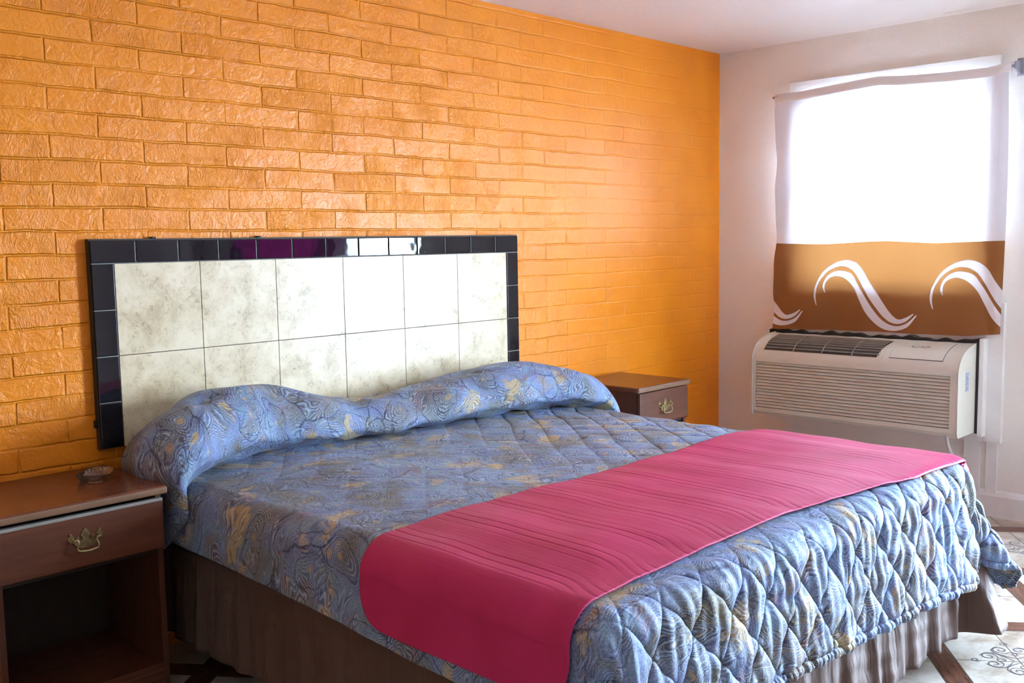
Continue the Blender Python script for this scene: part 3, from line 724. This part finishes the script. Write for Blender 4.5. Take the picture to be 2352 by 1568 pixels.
for k in range(n):
    u = k / (n - 1); xx = 0.125 + u * (2.10 - 0.125)
    if xx < 1.97: pts.append((xx, -2.035, 0, -1))
    else:
        ph = (xx - 1.97) / (2.10 - 1.97) * PI / 2; pts.append((1.97 + 0.04 * math.sin(ph), -1.995 - 0.04 * math.cos(ph), math.sin(ph), -math.cos(ph)))
xs = np.array([p[0] for p in pts])
skirt_panel('foot_panel', pts, 0.43, 0.105 + 0.004 * np.sin(xs * 40), 0.03 + 0.13 * sstep(1.85, 2.0, xs), 0.008 + 0.010 * sstep(1.7, 2.0, xs))
skirt_panel('side_panel', [(2.01, y, 1, 0) for y in np.linspace(-1.99, -0.05, 120)], 0.43, 0.10, 0.05 + 0.10 * sstep(-1.6, -2.0, np.linspace(-1.99, -0.05, 120)), 0.008)

# ---------------------------------------------------------------- nightstands
def handle(parent, cx, cz, yf, w):
    """batwing plate with a swinging bail; yf = front plane of the drawer"""
    k = w / 0.105
    half = [(0.0, 0.030), (0.004, 0.025), (0.009, 0.021), (0.008, 0.017), (0.0125, 0.015), (0.014, 0.010), (0.011, 0.006), (0.008, 0.001), (0.009, -0.004),
            (0.015, -0.007), (0.020, -0.003), (0.0185, 0.002), (0.022, 0.006), (0.027, 0.004), (0.029, 0.000), (0.034, 0.004), (0.035, 0.010), (0.040, 0.014), (0.042, 0.020), (0.046, 0.022),
            (0.048, 0.018), (0.045, 0.014), (0.049, 0.010), (0.0525, 0.003), (0.050, -0.004), (0.044, -0.008), (0.038, -0.007), (0.034, -0.012), (0.030, -0.020), (0.022, -0.026), (0.010, -0.029), (0.0, -0.030)]
    out = [(x, z) for x, z in half] + [(-x, z) for x, z in half[-2:0:-1]]
    bm = bmesh.new(); prism(bm, out, lambda a, b: (cx + a * k, yf - 0.0028, cz + b * k), lambda a, b: (cx + a * k, yf, cz + b * k))
    es = [e for e in bm.edges if all(abs(v.co.y - (yf - 0.0028)) < 1e-6 for v in e.verts)]
    bmesh.ops.bevel(bm, geom=es, offset=0.0008, segments=1, affect='EDGES')
    bmesh.ops.triangulate(bm, faces=[f for f in bm.faces if len(f.verts) > 4])
    o = link('handle_plate', bm, M['brass'], parent)
    bm = bmesh.new()
    for sx in (-1, 1): tube(bm, [(cx + sx * 0.040 * k, yf, cz + 0.001), (cx + sx * 0.040 * k, yf - 0.016, cz + 0.001)], 0.0040, 10)
    b = [(-0.040, 0.001), (-0.036, -0.001), (-0.031, 0.001), (-0.028, -0.003), (-0.0285, -0.012), (-0.032, -0.022), (-0.030, -0.031), (-0.022, -0.034), (-0.010, -0.0355), (0, -0.036)]
    b = b + [(-x, z) for x, z in b[-2::-1]]
    b = [tuple(q_) for q_ in resample(b, 49)]
    rad = [0.0025 + 0.0016 * math.exp(-((i - (len(b) - 1) / 2) / 9.0) ** 2) for i in range(len(b))]
    tube(bm, [(cx + x * k, yf - 0.015 - 0.006 * math.sin(PI * i / (len(b) - 1)), cz + z * k) for i, (x, z) in enumerate(b)], 0.0025, 10, rad)
    link('bail', bm, M['brass'], parent, 60)

def nightstand(xr, w, h, depth, label, gap, hw, hx=None):
    """xr = right edge of the top; local origin on the floor at the back right corner"""
    t = empty('nightstand', (xr - w / 2, -depth / 2, 0.0), label, 'nightstand', 'nightstands beside the bed')
    hwid = w / 2; yb_, yf_ = depth / 2 + 0.015, -depth / 2 + 0.02
    o = 0.012
    bm = bmesh.new(); box(bm, (-hwid, yf_ - 0.02, h - 0.026), (hwid, yb_, h), 0.007, 3); link('top', bm, M['woodtop'], t, 40)
    bm = bmesh.new(); box(bm, (-hwid - 0.0003, yf_ - 0.0210, h - 0.0255), (hwid + 0.0003, yf_ - 0.004, h - 0.003), 0.006, 3); link('edge_strip', bm, M['topedge'], t, 40)
    for sx in (-1, 1):
        bm = bmesh.new(); x_ = sx * (hwid - o); box(bm, (min(x_, x_ - sx * 0.018), yf_ + 0.002, 0.0), (max(x_, x_ - sx * 0.018), yb_ - 0.005, h - 0.026), 0.0015); link('side_panel', bm, M['woodv'], t, 40)
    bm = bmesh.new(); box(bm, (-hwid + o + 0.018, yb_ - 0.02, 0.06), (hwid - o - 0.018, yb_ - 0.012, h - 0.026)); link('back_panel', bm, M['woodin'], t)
    zd0, zd1 = h - 0.190, h - 0.028 - gap
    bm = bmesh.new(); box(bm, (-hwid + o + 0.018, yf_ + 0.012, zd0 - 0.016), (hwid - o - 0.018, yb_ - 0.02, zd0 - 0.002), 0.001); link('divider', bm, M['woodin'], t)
    bm = bmesh.new(); box(bm, (-hwid + o + 0.018, yf_ + 0.006, 0.115), (hwid - o - 0.018, yb_ - 0.02, 0.133), 0.002); link('shelf', bm, M['wood'], t, 40)
    # drawer: front with a stepped border, box behind
    dr = bpy.data.objects.new('drawer', None); C.objects.link(dr); dr.parent = t; dr.empty_display_size = 0.03
    dw = hwid - o
    bm = bmesh.new(); box(bm, (-dw + 0.002, yf_ - 0.017, zd0), (dw - 0.002, yf_ + 0.002, zd1), 0.006, 3); link('drawer_front', bm, M['wood'], dr, 40)
    if gap > 0.004:  # pale strip painted for light reflected off the drawer's top edge
        bm = bmesh.new(); box(bm, (-dw + 0.003, yf_ - 0.0178, zd1 - 0.0095), (dw - 0.003, yf_ + 0.001, zd1 + 0.0008), 0.003); e = link('edge_highlight', bm, M['pale'], dr, 40); e['label'] = 'pale top edge coloured as if catching light'
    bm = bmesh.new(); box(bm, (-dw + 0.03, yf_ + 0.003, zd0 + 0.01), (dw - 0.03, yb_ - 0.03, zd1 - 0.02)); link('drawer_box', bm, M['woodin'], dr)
    handle(dr, 0.0 if hx is None else hx, (zd0 + zd1) / 2 + 0.008, yf_ - 0.017, hw)
    # plinth with two routed grooves
    bm = bmesh.new(); bx = dw - 0.018
    prof = [(0.0, 0.02), (0.0, 0.078), (0.006, 0.081), (0.006, 0.086), (0.0, 0.089), (0.0, 0.100), (0.005, 0.103), (0.005, 0.107), (0.0, 0.110), (0.002, 0.1155), (0.02, 0.1155), (0.02, 0.02)]
    prism(bm, prof, lambda a, b: (-bx, yf_ + 0.001 + a, b), lambda a, b: (bx, yf_ + 0.001 + a, b))
    link('plinth', bm, M['wood'], t)
    return t
nightstand(0.013, 0.500, 0.684, 0.425, 'brown open-shelf nightstand in the foreground, left of the bed, holding the ashtray', 0.008, 0.098, 0.0)
nightstand(2.763, 0.424, 0.699, 0.425, 'brown nightstand with brass pull on the far right side of the bed', 0.001, 0.112)

# ---------------------------------------------------------------- ashtray
bm = bmesh.new(); NTH = 160
prof = [(0.000, 0.0025, 0), (0.034, 0.0025, 0), (0.036, 0.000, 0), (0.040, 0.000, 0), (0.044, 0.004, 0), (0.048, 0.013, 0.3), (0.050, 0.020, 0.6), (0.0555, 0.0225, 0.9), (0.066, 0.0265, 1.0), (0.0685, 0.0285, 1.0),
        (0.0665, 0.0300, 1.0), (0.056, 0.0260, 0.9), (0.0475, 0.0235, 0.5), (0.0445, 0.016, 0.2), (0.041, 0.0075, 0), (0.036, 0.0055, 0), (0.0, 0.0055, 0)]
rows = []
for r, z, wgt in prof:
    row = []
    for k in range(NTH):
        a = 2 * PI * k / NTH
        wing = 0.5 + 0.5 * math.cos(2 * (a - 0.72)); wing = wing * wing * (3 - 2 * wing)
        flute = 1 - 0.07 * wgt * (0.5 + 0.5 * math.cos(30 * a)) * wing
        rr = r if wgt == 0 else (r - max(0, r - 0.050) * (1 - wing)) * flute
        zz = z - wgt * (1 - wing) * 0.0055 + wgt * wing * (0.003 if r > 0.06 else 0) + wgt * 0.0012 * math.cos(30 * a) * wing
        row.append(bm.verts.new((rr * math.cos(a), rr * math.sin(a), zz)) if r > 0 else None)
    if r == 0: c = bm.verts.new((0, 0, z)); row = [c] * NTH
    rows.append(row)
for A_, B_ in zip(rows, rows[1:]):
    for k in range(NTH):
        vs = [A_[k], A_[(k + 1) % NTH], B_[(k + 1) % NTH], B_[k]]
        u = []
        for v in vs:
            if v not in u: u.append(v)
        if len(u) > 2: bm.faces.new(u)
ash = link('ashtray', bm, M['ashglass'], None, 50); ash.location = (-0.105, -0.190, 0.6843); ash.scale = (1.0, 1.0, 0.85)
tag(ash, 'small clear glass ashtray with two fluted rims on the left nightstand', 'ashtray')

# ---------------------------------------------------------------- air conditioner
ac = empty('air_conditioner', (3.55, -0.925, 0.43), 'beige through-wall air conditioner with louvred front under the curtained window', 'air conditioner')
def apart(name, bm, mat, sm=35, parent=None):
    o = link(name, bm, mat, None, sm); o.parent = parent or ac; o.matrix_parent_inverse = Matrix.Translation(ac.location).inverted(); return o
AY0, AY1 = -0.378, -1.478
XF = 3.425
curve = [(XF, 0.735), (XF + 0.004, 0.755), (XF + 0.016, 0.780), (XF + 0.036, 0.803), (XF + 0.064, 0.822), (XF + 0.10, 0.836), (XF + 0.15, 0.848), (XF + 0.20, 0.856), (XF + 0.262, 0.860)]
def on_curve(t):
    """t 0..1 along the curved top: point and outward normal in (x, z)"""
    seg = [math.hypot(b[0] - a[0], b[1] - a[1]) for a, b in zip(curve, curve[1:])]; L = sum(seg) * t
    for (a, b), l in zip(zip(curve, curve[1:]), seg):
        if L <= l or (a, b) == (curve[-2], curve[-1]):
            f = L / l; p = (a[0] + (b[0] - a[0]) * f, a[1] + (b[1] - a[1]) * f); tx, tz = (b[0] - a[0]) / l, (b[1] - a[1]) / l
            return p, (-tz, tx)
        L -= l
def acprism(bm, pts, y0, y1): prism(bm, pts, lambda a, b: (a, y0, b), lambda a, b: (a, y1, b))
# cabinet: curved body, with a hollow front filled by the louvres
bm = bmesh.new()
body = [(XF + 0.045, 0.432), (XF + 0.262, 0.432)] + curve[::-1][:-1] + [(XF, 0.735), (XF, 0.722), (XF + 0.045, 0.722)]
acprism(bm, body, AY0 - 0.022, AY1 + 0.040)
side = [(XF + 0.012, 0.432), (XF + 0.262, 0.432)] + curve[::-1][:-1] + [(XF, 0.735), (XF, 0.448)]
for ya, yb2 in ((AY0, AY0 - 0.022), (AY1 + 0.040, AY1)): acprism(bm, side, ya, yb2)
acprism(bm, [(XF + 0.012, 0.432), (XF + 0.045, 0.432), (XF + 0.045, 0.470), (XF, 0.470), (XF, 0.448)], AY0 - 0.022, AY1 + 0.040)
bmesh.ops.remove_doubles(bm, verts=bm.verts, dist=1e-5)
bmesh.ops.bevel(bm, geom=[e for e in bm.edges if all(abs(v.co.y - AY0) < 1e-6 for v in e.verts) or all(abs(v.co.y - AY1) < 1e-6 for v in e.verts)], offset=0.006, segments=3, affect='EDGES')
apart('cabinet', bm, M['ac'])
bm = bmesh.new(); box(bm, (XF + 0.030, AY1 + 0.0405, 0.4705), (XF + 0.0449, AY0 - 0.0225, 0.7215)); apart('intake_recess', bm, M['acdark'], None)
bm = bmesh.new(); NS = 15; zz0, zz1 = 0.4705, 0.7215; pitch = (zz1 - zz0) / NS
for k in range(NS):
    z = zz0 + k * pitch
    acprism(bm, [(XF + 0.003, z + 0.0028), (XF + 0.001, z + 0.005), (XF + 0.0105, z + pitch - 0.0005), (XF + 0.024, z + pitch - 0.0005), (XF + 0.024, z + pitch - 0.003), (XF + 0.010, z + 0.0028)], AY0 - 0.0222, AY1 + 0.0402)
apart('front_louvre', bm, M['ac'])
# discharge grille on the curved top
GY0, GY1 = AY0 - 0.062, AY0 - 0.715
bm = bmesh.new(); T0, T1 = 0.17, 0.74
path = [on_curve(T0 + (T1 - T0) * k / 16) for k in range(17)]
lo = [bm.verts.new((p[0] + n_[0] * 0.0012, GY0, p[1] + n_[1] * 0.0012)) for p, n_ in path]; hi = [bm.verts.new((p[0] + n_[0] * 0.0012, GY1 + 0.02 * (1 - k / 16) * 1.2, p[1] + n_[1] * 0.0012)) for k, (p, n_) in enumerate(path)]
for k in range(16): bm.faces.new((lo[k], lo[k + 1], hi[k + 1], hi[k]))
apart('discharge_recess', bm, M['acdark'], None)
bm = bmesh.new()
for k in range(8):
    t = T0 + (T1 - T0) * (k + 0.75) / 8.3; (px, pz), (nx_, nz2) = on_curve(t); tx, tz = nz2, -nx_
    f = [(px - tx * 0.0014, pz - tz * 0.0014), (px + tx * 0.0014, pz + tz * 0.0014), (px + tx * 0.0014 + nx_ * 0.007, pz + tz * 0.0014 + nz2 * 0.007), (px - tx * 0.0014 + nx_ * 0.007, pz - tz * 0.0014 + nz2 * 0.007)]
    acprism(bm, f, GY0, GY1 + 0.015)
for j in range(1, 4):
    y = GY0 + (GY1 - GY0) * (j / 4.0 + 0.01)
    pts_ = [(p[0] + n_[0] * 0.0055, p[1] + n_[1] * 0.0055) for p, n_ in path] + [(p[0], p[1]) for p, n_ in path[::-1]]
    acprism(bm, pts_, y, y - 0.004)
apart('discharge_fins', bm, M['acfin'])
# raised rim round the discharge grille
for ya, yb2 in ((GY0 + 0.012, GY0), (GY1, GY1 - 0.008)):
    bm = bmesh.new()
    pts_ = [(p[0] + n_[0] * 0.0035, p[1] + n_[1] * 0.0035) for p, n_ in path] + [(p[0] - n_[0] * 0.002, p[1] - n_[1] * 0.002) for p, n_ in path[::-1]]
    acprism(bm, pts_, ya, yb2)
    apart('grille_rim', bm, M['ac'])
# control door with its curved mark
CY0, CY1 = AY0 - 0.755, AY0 - 1.015
path2 = [on_curve(0.19 + (0.80 - 0.19) * k / 16) for k in range(17)]
bm = bmesh.new()
pts_ = [(p[0] + n_[0] * 0.0026, p[1] + n_[1] * 0.0026) for p, n_ in path2] + [(p[0] - n_[0] * 0.003, p[1] - n_[1] * 0.003) for p, n_ in path2[::-1]]
acprism(bm, pts_, CY0, CY1)
cd = apart('control_door', bm, M['ac'], 50)
bm = bmesh.new()
pts_ = [(p[0] + n_[0] * 0.0005, p[1] + n_[1] * 0.0005) for p, n_ in path2] + [(p[0] - n_[0] * 0.003, p[1] - n_[1] * 0.003) for p, n_ in path2[::-1]]
p3 = [on_curve(0.18 + (0.81 - 0.18) * k / 16) for k in range(17)]
pts_ = [(p[0] + n_[0] * 0.0008, p[1] + n_[1] * 0.0008) for p, n_ in p3] + [(p[0] - n_[0] * 0.003, p[1] - n_[1] * 0.003) for p, n_ in p3[::-1]]
acprism(bm, pts_, CY0 + 0.002, CY1 - 0.002); apart('door_gap', bm, M['acdark'], 50)
bm = bmesh.new(); mk = []
for k in range(61):
    u = k / 60; al = -0.5 + u * (2 * PI * 0.75 + 1.0)
    X_ = -0.030 * math.cos(PI * u) ; 
    yl = 0.031 * (2 * u - 1) + 0.010 * math.sin(2 * PI * u) * 1.2; tl = 0.012 * math.sin(2 * PI * u)
    mk.append((yl, tl))
mk = []
for k in range(33): al = PI * 0.25 + (PI * 1.5) * k / 32; mk.append((-0.024 + 0.018 * math.cos(al), 0.016 * math.sin(al)))
for k in range(33): al = PI * 1.25 + PI - (PI * 1.5) * k / 32 ; mk.append((0.024 + 0.018 * math.cos(al), 0.016 * math.sin(al)))
cyc = (CY0 + CY1) / 2 + 0.012; tc_ = 0.53; Lc = sum(math.hypot(b[0] - a[0], b[1] - a[1]) for a, b in zip(curve, curve[1:]))
prev = None
for i, (yl, tl) in enumerate(mk):
    j0, j1 = mk[max(i - 1, 0)], mk[min(i + 1, len(mk) - 1)]
    d = Vector((j1[0] - j0[0], j1[1] - j0[1])); d = d.normalized() if d.length else Vector((1, 0)); nn = Vector((-d.y, d.x)) * 0.0024 * (0.35 + 0.65 * math.sin(PI * i / (len(mk) - 1)))
    cur = []
    for sg in (1, -1):
        (px, pz), (nx_, nz2) = on_curve(tc_ + (tl + sg * nn.y) / Lc)
        cur.append(bm.verts.new((px + nx_ * 0.0031, cyc - yl - sg * nn.x, pz + nz2 * 0.0031)))
    if prev: bm.faces.new((prev[0], prev[1], cur[1], cur[0]))
    prev = cur
mkob = apart('door_mark', bm, M['ink'], None, None); mkob.parent = cd
bm = bmesh.new(); box(bm, (XF + 0.085, AY1 - 0.0006, 0.640), (XF + 0.130, AY1 + 0.002, 0.735)); apart('rating_label', bm, M['label'], None)
bm = bmesh.new()
for k in range(12):
    z = 0.646 + k * 0.0072; w_ = 0.012 + 0.022 * ((k * 37) % 10) / 10
    box(bm, (XF + 0.090, AY1 - 0.0009, z), (XF + 0.090 + w_, AY1 + 0.001, z + 0.0022))
lp = apart('label_print', bm, M['ink'], None)
# black foam packed between the unit and its sleeve
bm = bmesh.new(); prev = None
for k in range(90):
    u = k / 89; y = -0.345 + u * (-1.497 + 0.345)
    top = 0.872 + 0.004 * math.sin(u * 47) + 0.004 * math.sin(u * 83 + 1) + 0.004 * math.sin(u * 21); bot = 0.852
    cur = [bm.verts.new(c_) for c_ in ((3.668 + 0.005 * math.sin(u * 60), y, bot), (3.664 + 0.006 * math.sin(u * 60), y, top), (3.70, y, top + 0.002), (3.70, y, bot))]
    if prev:
        for i in range(4): bm.faces.new((prev[i], prev[(i + 1) % 4], cur[(i + 1) % 4], cur[i]))
    else: bm.faces.new(cur)
    prev = cur
bm.faces.new(prev[::-1])
box(bm, (3.640, -1.489, 0.42), (3.70, -1.4795, 0.868), 0.002)
fo = apart('foam_seal', bm, M['gasket'], 40)
# white drain hose below the unit
bm = bmesh.new(); tube(bm, [(3.60, -1.36, 0.445), (3.60, -1.362, 0.405), (3.605, -1.368, 0.36), (3.62, -1.385, 0.30), (3.66, -1.41, 0.22), (3.69, -1.42, 0.12), (3.695, -1.42, 0.015)], 0.009, 12)
apart('drain_hose', bm, M['white'], 60)

# ---------------------------------------------------------------- curtain and rod
rod = empty('curtain_rod', (3.665, -0.98, 2.165), 'grey metal curtain rod carrying the sheer curtain above the window', 'curtain rod')
def rpart(name, bm, mat, sm=50):
    o = link(name, bm, mat, None, sm); o.parent = rod; o.matrix_parent_inverse = Matrix.Translation(rod.location).inverted(); return o
bm = bmesh.new(); tube(bm, [(XW - 0.02, -0.350, 2.158), (3.672, -0.352, 2.158), (3.662, -0.375, 2.158), (3.662, -1.0, 2.162), (3.662, -1.60, 2.165)], 0.006, 10); rpart('rod', bm, M['steel'])
bm = bmesh.new()
prism(bm, [(3.655, 2.150), (3.655, 2.182), (3.70, 2.192), (XW, 2.20), (XW, 2.13), (3.69, 2.140)], lambda a, b: (a, -1.603, b), lambda a, b: (a, -1.612, b))
box(bm, (XW - 0.006, -1.635, 2.125), (XW, -1.595, 2.205), 0.002)
rpart('bracket', bm, M['steel'])
cur = empty('window_curtain', (3.665, -0.98, 2.16), 'white sheer window curtain with brown wave-printed hem over the air conditioner', 'curtain')
CT = lambda y: np.interp(-y, [0.36, 0.52, 0.75, 0.955, 1.07, 1.30, 1.484, 1.60], [2.172, 2.170, 2.186, 2.197, 2.184, 2.172, 2.170, 2.186])
CBt = lambda y: np.interp(-y, [0.36, 0.52, 0.69, 0.95, 1.27, 1.42, 1.60], [0.880, 0.884, 0.888, 0.893, 0.893, 0.893, 0.913])
CBAND = lambda y: np.interp(-y, [0.36, 0.55, 0.683, 0.9, 1.006, 1.15, 1.261, 1.4, 1.60], [1.358, 1.352, 1.351, 1.361, 1.363, 1.355, 1.349, 1.353, 1.357])
def cx_(y, z, off=0.0):
    d = 2.17 - z
    fold = 0.010 * np.sin(-y * 9 + 0.8 * d) * sstep(0.0, 0.5, d) + 0.005 * np.sin(-y * 23 + 2.0 * d + 1.0) * sstep(0, 0.4, d)
    le = sstep(-0.56, -0.37, y); fold = fold + 0.011 * le * np.sin(z * 15 + y * 34) + 0.004 * le * np.sin(z * 31 - y * 40) + 0.006 * sstep(-1.45, -1.58, y) * np.sin(-y * 60)
    return 3.655 + fold - off
def edge_y(z):   # left and right edges wander a little
    return -0.372 - 0.018 * np.sin((2.17 - z) * 2.4) - 0.0 * z, -1.580 - 0.006 * np.sin((2.17 - z) * 3.1)
def cloth_rect(name, ztf, zbf, mat, off, ny=150, nz=90, cut=None):
    ty = np.linspace(0, 1, ny); tz = np.linspace(0, 1, nz); TY, TZ = np.meshgrid(ty, tz, indexing='ij')
    Y = -0.372 - TY * (1.580 - 0.372)
    Z = ztf(Y) + (zbf(Y) - ztf(Y)) * TZ
    e0, e1 = edge_y(Z); Y = e0 + TY * (e1 - e0)
    Pk = np.stack([cx_(Y, Z, off), Y, Z], -1)
    return inv(cur, grid_mesh(name, Pk, mat, None, None, None if cut is None else cut(Y, Z)))
cloth_rect('sheer_panel', lambda y: CT(y) - 0.043, lambda y: CBAND(y), M['sheer'], 0.0)
def pocket():
    ny, nt = 150, 24; ty = np.linspace(0, 1, ny); tt = np.linspace(0, 1, nt); TY, TT = np.meshgrid(ty, tt, indexing='ij')
    Y = -0.368 - TY * (1.592 - 0.368); zt = CT(Y); 
    ang = TT * 2 * PI
    Z = zt - 0.022 + 0.023 * np.cos(ang); X = cx_(Y, zt - 0.02) + 0.004 + 0.0095 * np.sin(ang)
    return inv(cur, grid_mesh('rod_pocket', np.stack([X, Y, Z], -1), M['pocket'], None, None))
pocket()
# printed waves: two strokes each, traced on the cloth at their own place
S1o = [(622, 575), (609, 530), (613, 470), (630, 425), (655, 380), (700, 338), (750, 313), (800, 305), (850, 318), (890, 350), (930, 410), (980, 482), (1020, 540), (1060, 590), (1090, 617), (1120, 632), (1160, 622), (1208, 597)]
S1i = [(626, 576), (620, 530), (626, 475), (645, 428), (672, 390), (708, 361), (755, 345), (800, 350), (842, 375), (875, 420), (905, 470), (945, 530), (985, 580), (1025, 622), (1065, 648), (1115, 657), (1165, 642), (1213, 600)]
S2o = [(668, 498), (658, 470), (664, 432), (690, 392), (730, 369), (780, 368), (825, 383), (868, 440), (918, 520), (968, 590), (1018, 640), (1068, 664), (1120, 668), (1172, 650), (1226, 603)]
S2i = [(673, 499), (671, 470), (677, 440), (697, 415), (730, 403), (768, 408), (806, 430), (845, 470), (880, 535), (920, 605), (968, 655), (1018, 687), (1072, 697), (1122, 692), (1174, 672), (1230, 607)]
def to_yz(p):
    # picture of the cloth -> metres on the cloth, from its measured corners
    px, py = p
    y = -0.618 + (px - 608) * (-1.171 + 0.618) / (1215 - 608) * (1.0)
    u = (px - 608) / (1215 - 608)
    y = -0.618 - 0.585 * u + 0.032 * u * u
    z = 1.265 - (py - 305 - 6 * u) * (1.265 - 1.062) / (530 - 305) * (1 + 0.05 * u)
    return y, z
def uncut(Y, Z):
    keep = np.ones(Y.shape, bool)
    for shift in (0.628, 0.0, -0.625):
        for So, Si in ((S1o, S1i), (S2o, S2i)):
            a_, b_ = resample([to_yz(p) for p in So], 120), resample([to_yz(p) for p in Si], 120)
            poly = np.concatenate([a_, b_[::-1]]) + np.array([shift, 0.0]); nxt = np.roll(poly, -1, 0)
            ins_ = np.zeros(Y.shape, bool); dmin = np.full(Y.shape, 9.0)
            for (y0_, z0_), (y1_, z1_) in zip(poly, nxt):
                if (z0_ > 0) and z0_ != z1_:
                    hit = ((z0_ > Z) != (z1_ > Z)) & (Y < (y1_ - y0_) * (Z - z0_) / (z1_ - z0_) + y0_); ins_ ^= hit
                dmin = np.minimum(dmin, np.hypot(Y - y0_, Z - z0_))
            keep &= ~(ins_ & (dmin > 0.0050))
    return keep
cloth_rect('brown_band', lambda y: CBAND(y), lambda y: CBt(y), M['band'], 0.0, 420, 170, uncut)
for shift in (0.628, 0.0, -0.625):
    bm = bmesh.new(); cnt = 0
    for So, Si in ((S1o, S1i), (S2o, S2i)):
        a_, b_ = resample([to_yz(p) for p in So], 80), resample([to_yz(p) for p in Si], 80)
        W = np.linspace(0, 1, 5)[None, :, None]; G = a_[:, None] * (1 - W) + b_[:, None] * W
        Y = G[..., 0] + shift; Z = G[..., 1]; e0, e1 = edge_y(Z)
        Y = np.clip(Y, e1 + 0.0005, e0 - 0.0005)
        X = cx_(Y, Z, 0.0012)
        V_ = [[bm.verts.new((X[i, j], Y[i, j], Z[i, j])) for j in range(5)] for i in range(80)]
        for i in range(79):
            for j in range(4):
                q = [V_[i][j], V_[i + 1][j], V_[i + 1][j + 1], V_[i][j + 1]]
                yr = [v.co.y for v in q]
                if max(yr) - min(yr) > 1e-5: bm.faces.new(q); cnt += 1
    bmesh.ops.delete(bm, geom=[v for v in bm.verts if not v.link_faces], context='VERTS')
    inv(cur, link('wave_print', bm, M['wave'], None, 80))

# dark curtain deeper in the room beside the open door; the glazed tiles mirror it
ty = np.linspace(0, 1, 160); tz = np.linspace(0, 1, 12); TY, TZ = np.meshgrid(ty, tz, indexing='ij')
Pm = np.stack([3.64 + 0.03 * np.sin(TY * 60), -3.83 - TY * 1.7, 2.25 - TZ * 2.15], -1)
mc = grid_mesh('door_curtain', Pm, M['maroon'], None, None, solid=0.003)
tag(mc, 'maroon curtain beside the open doorway, mirrored in the black border tiles', 'curtain')
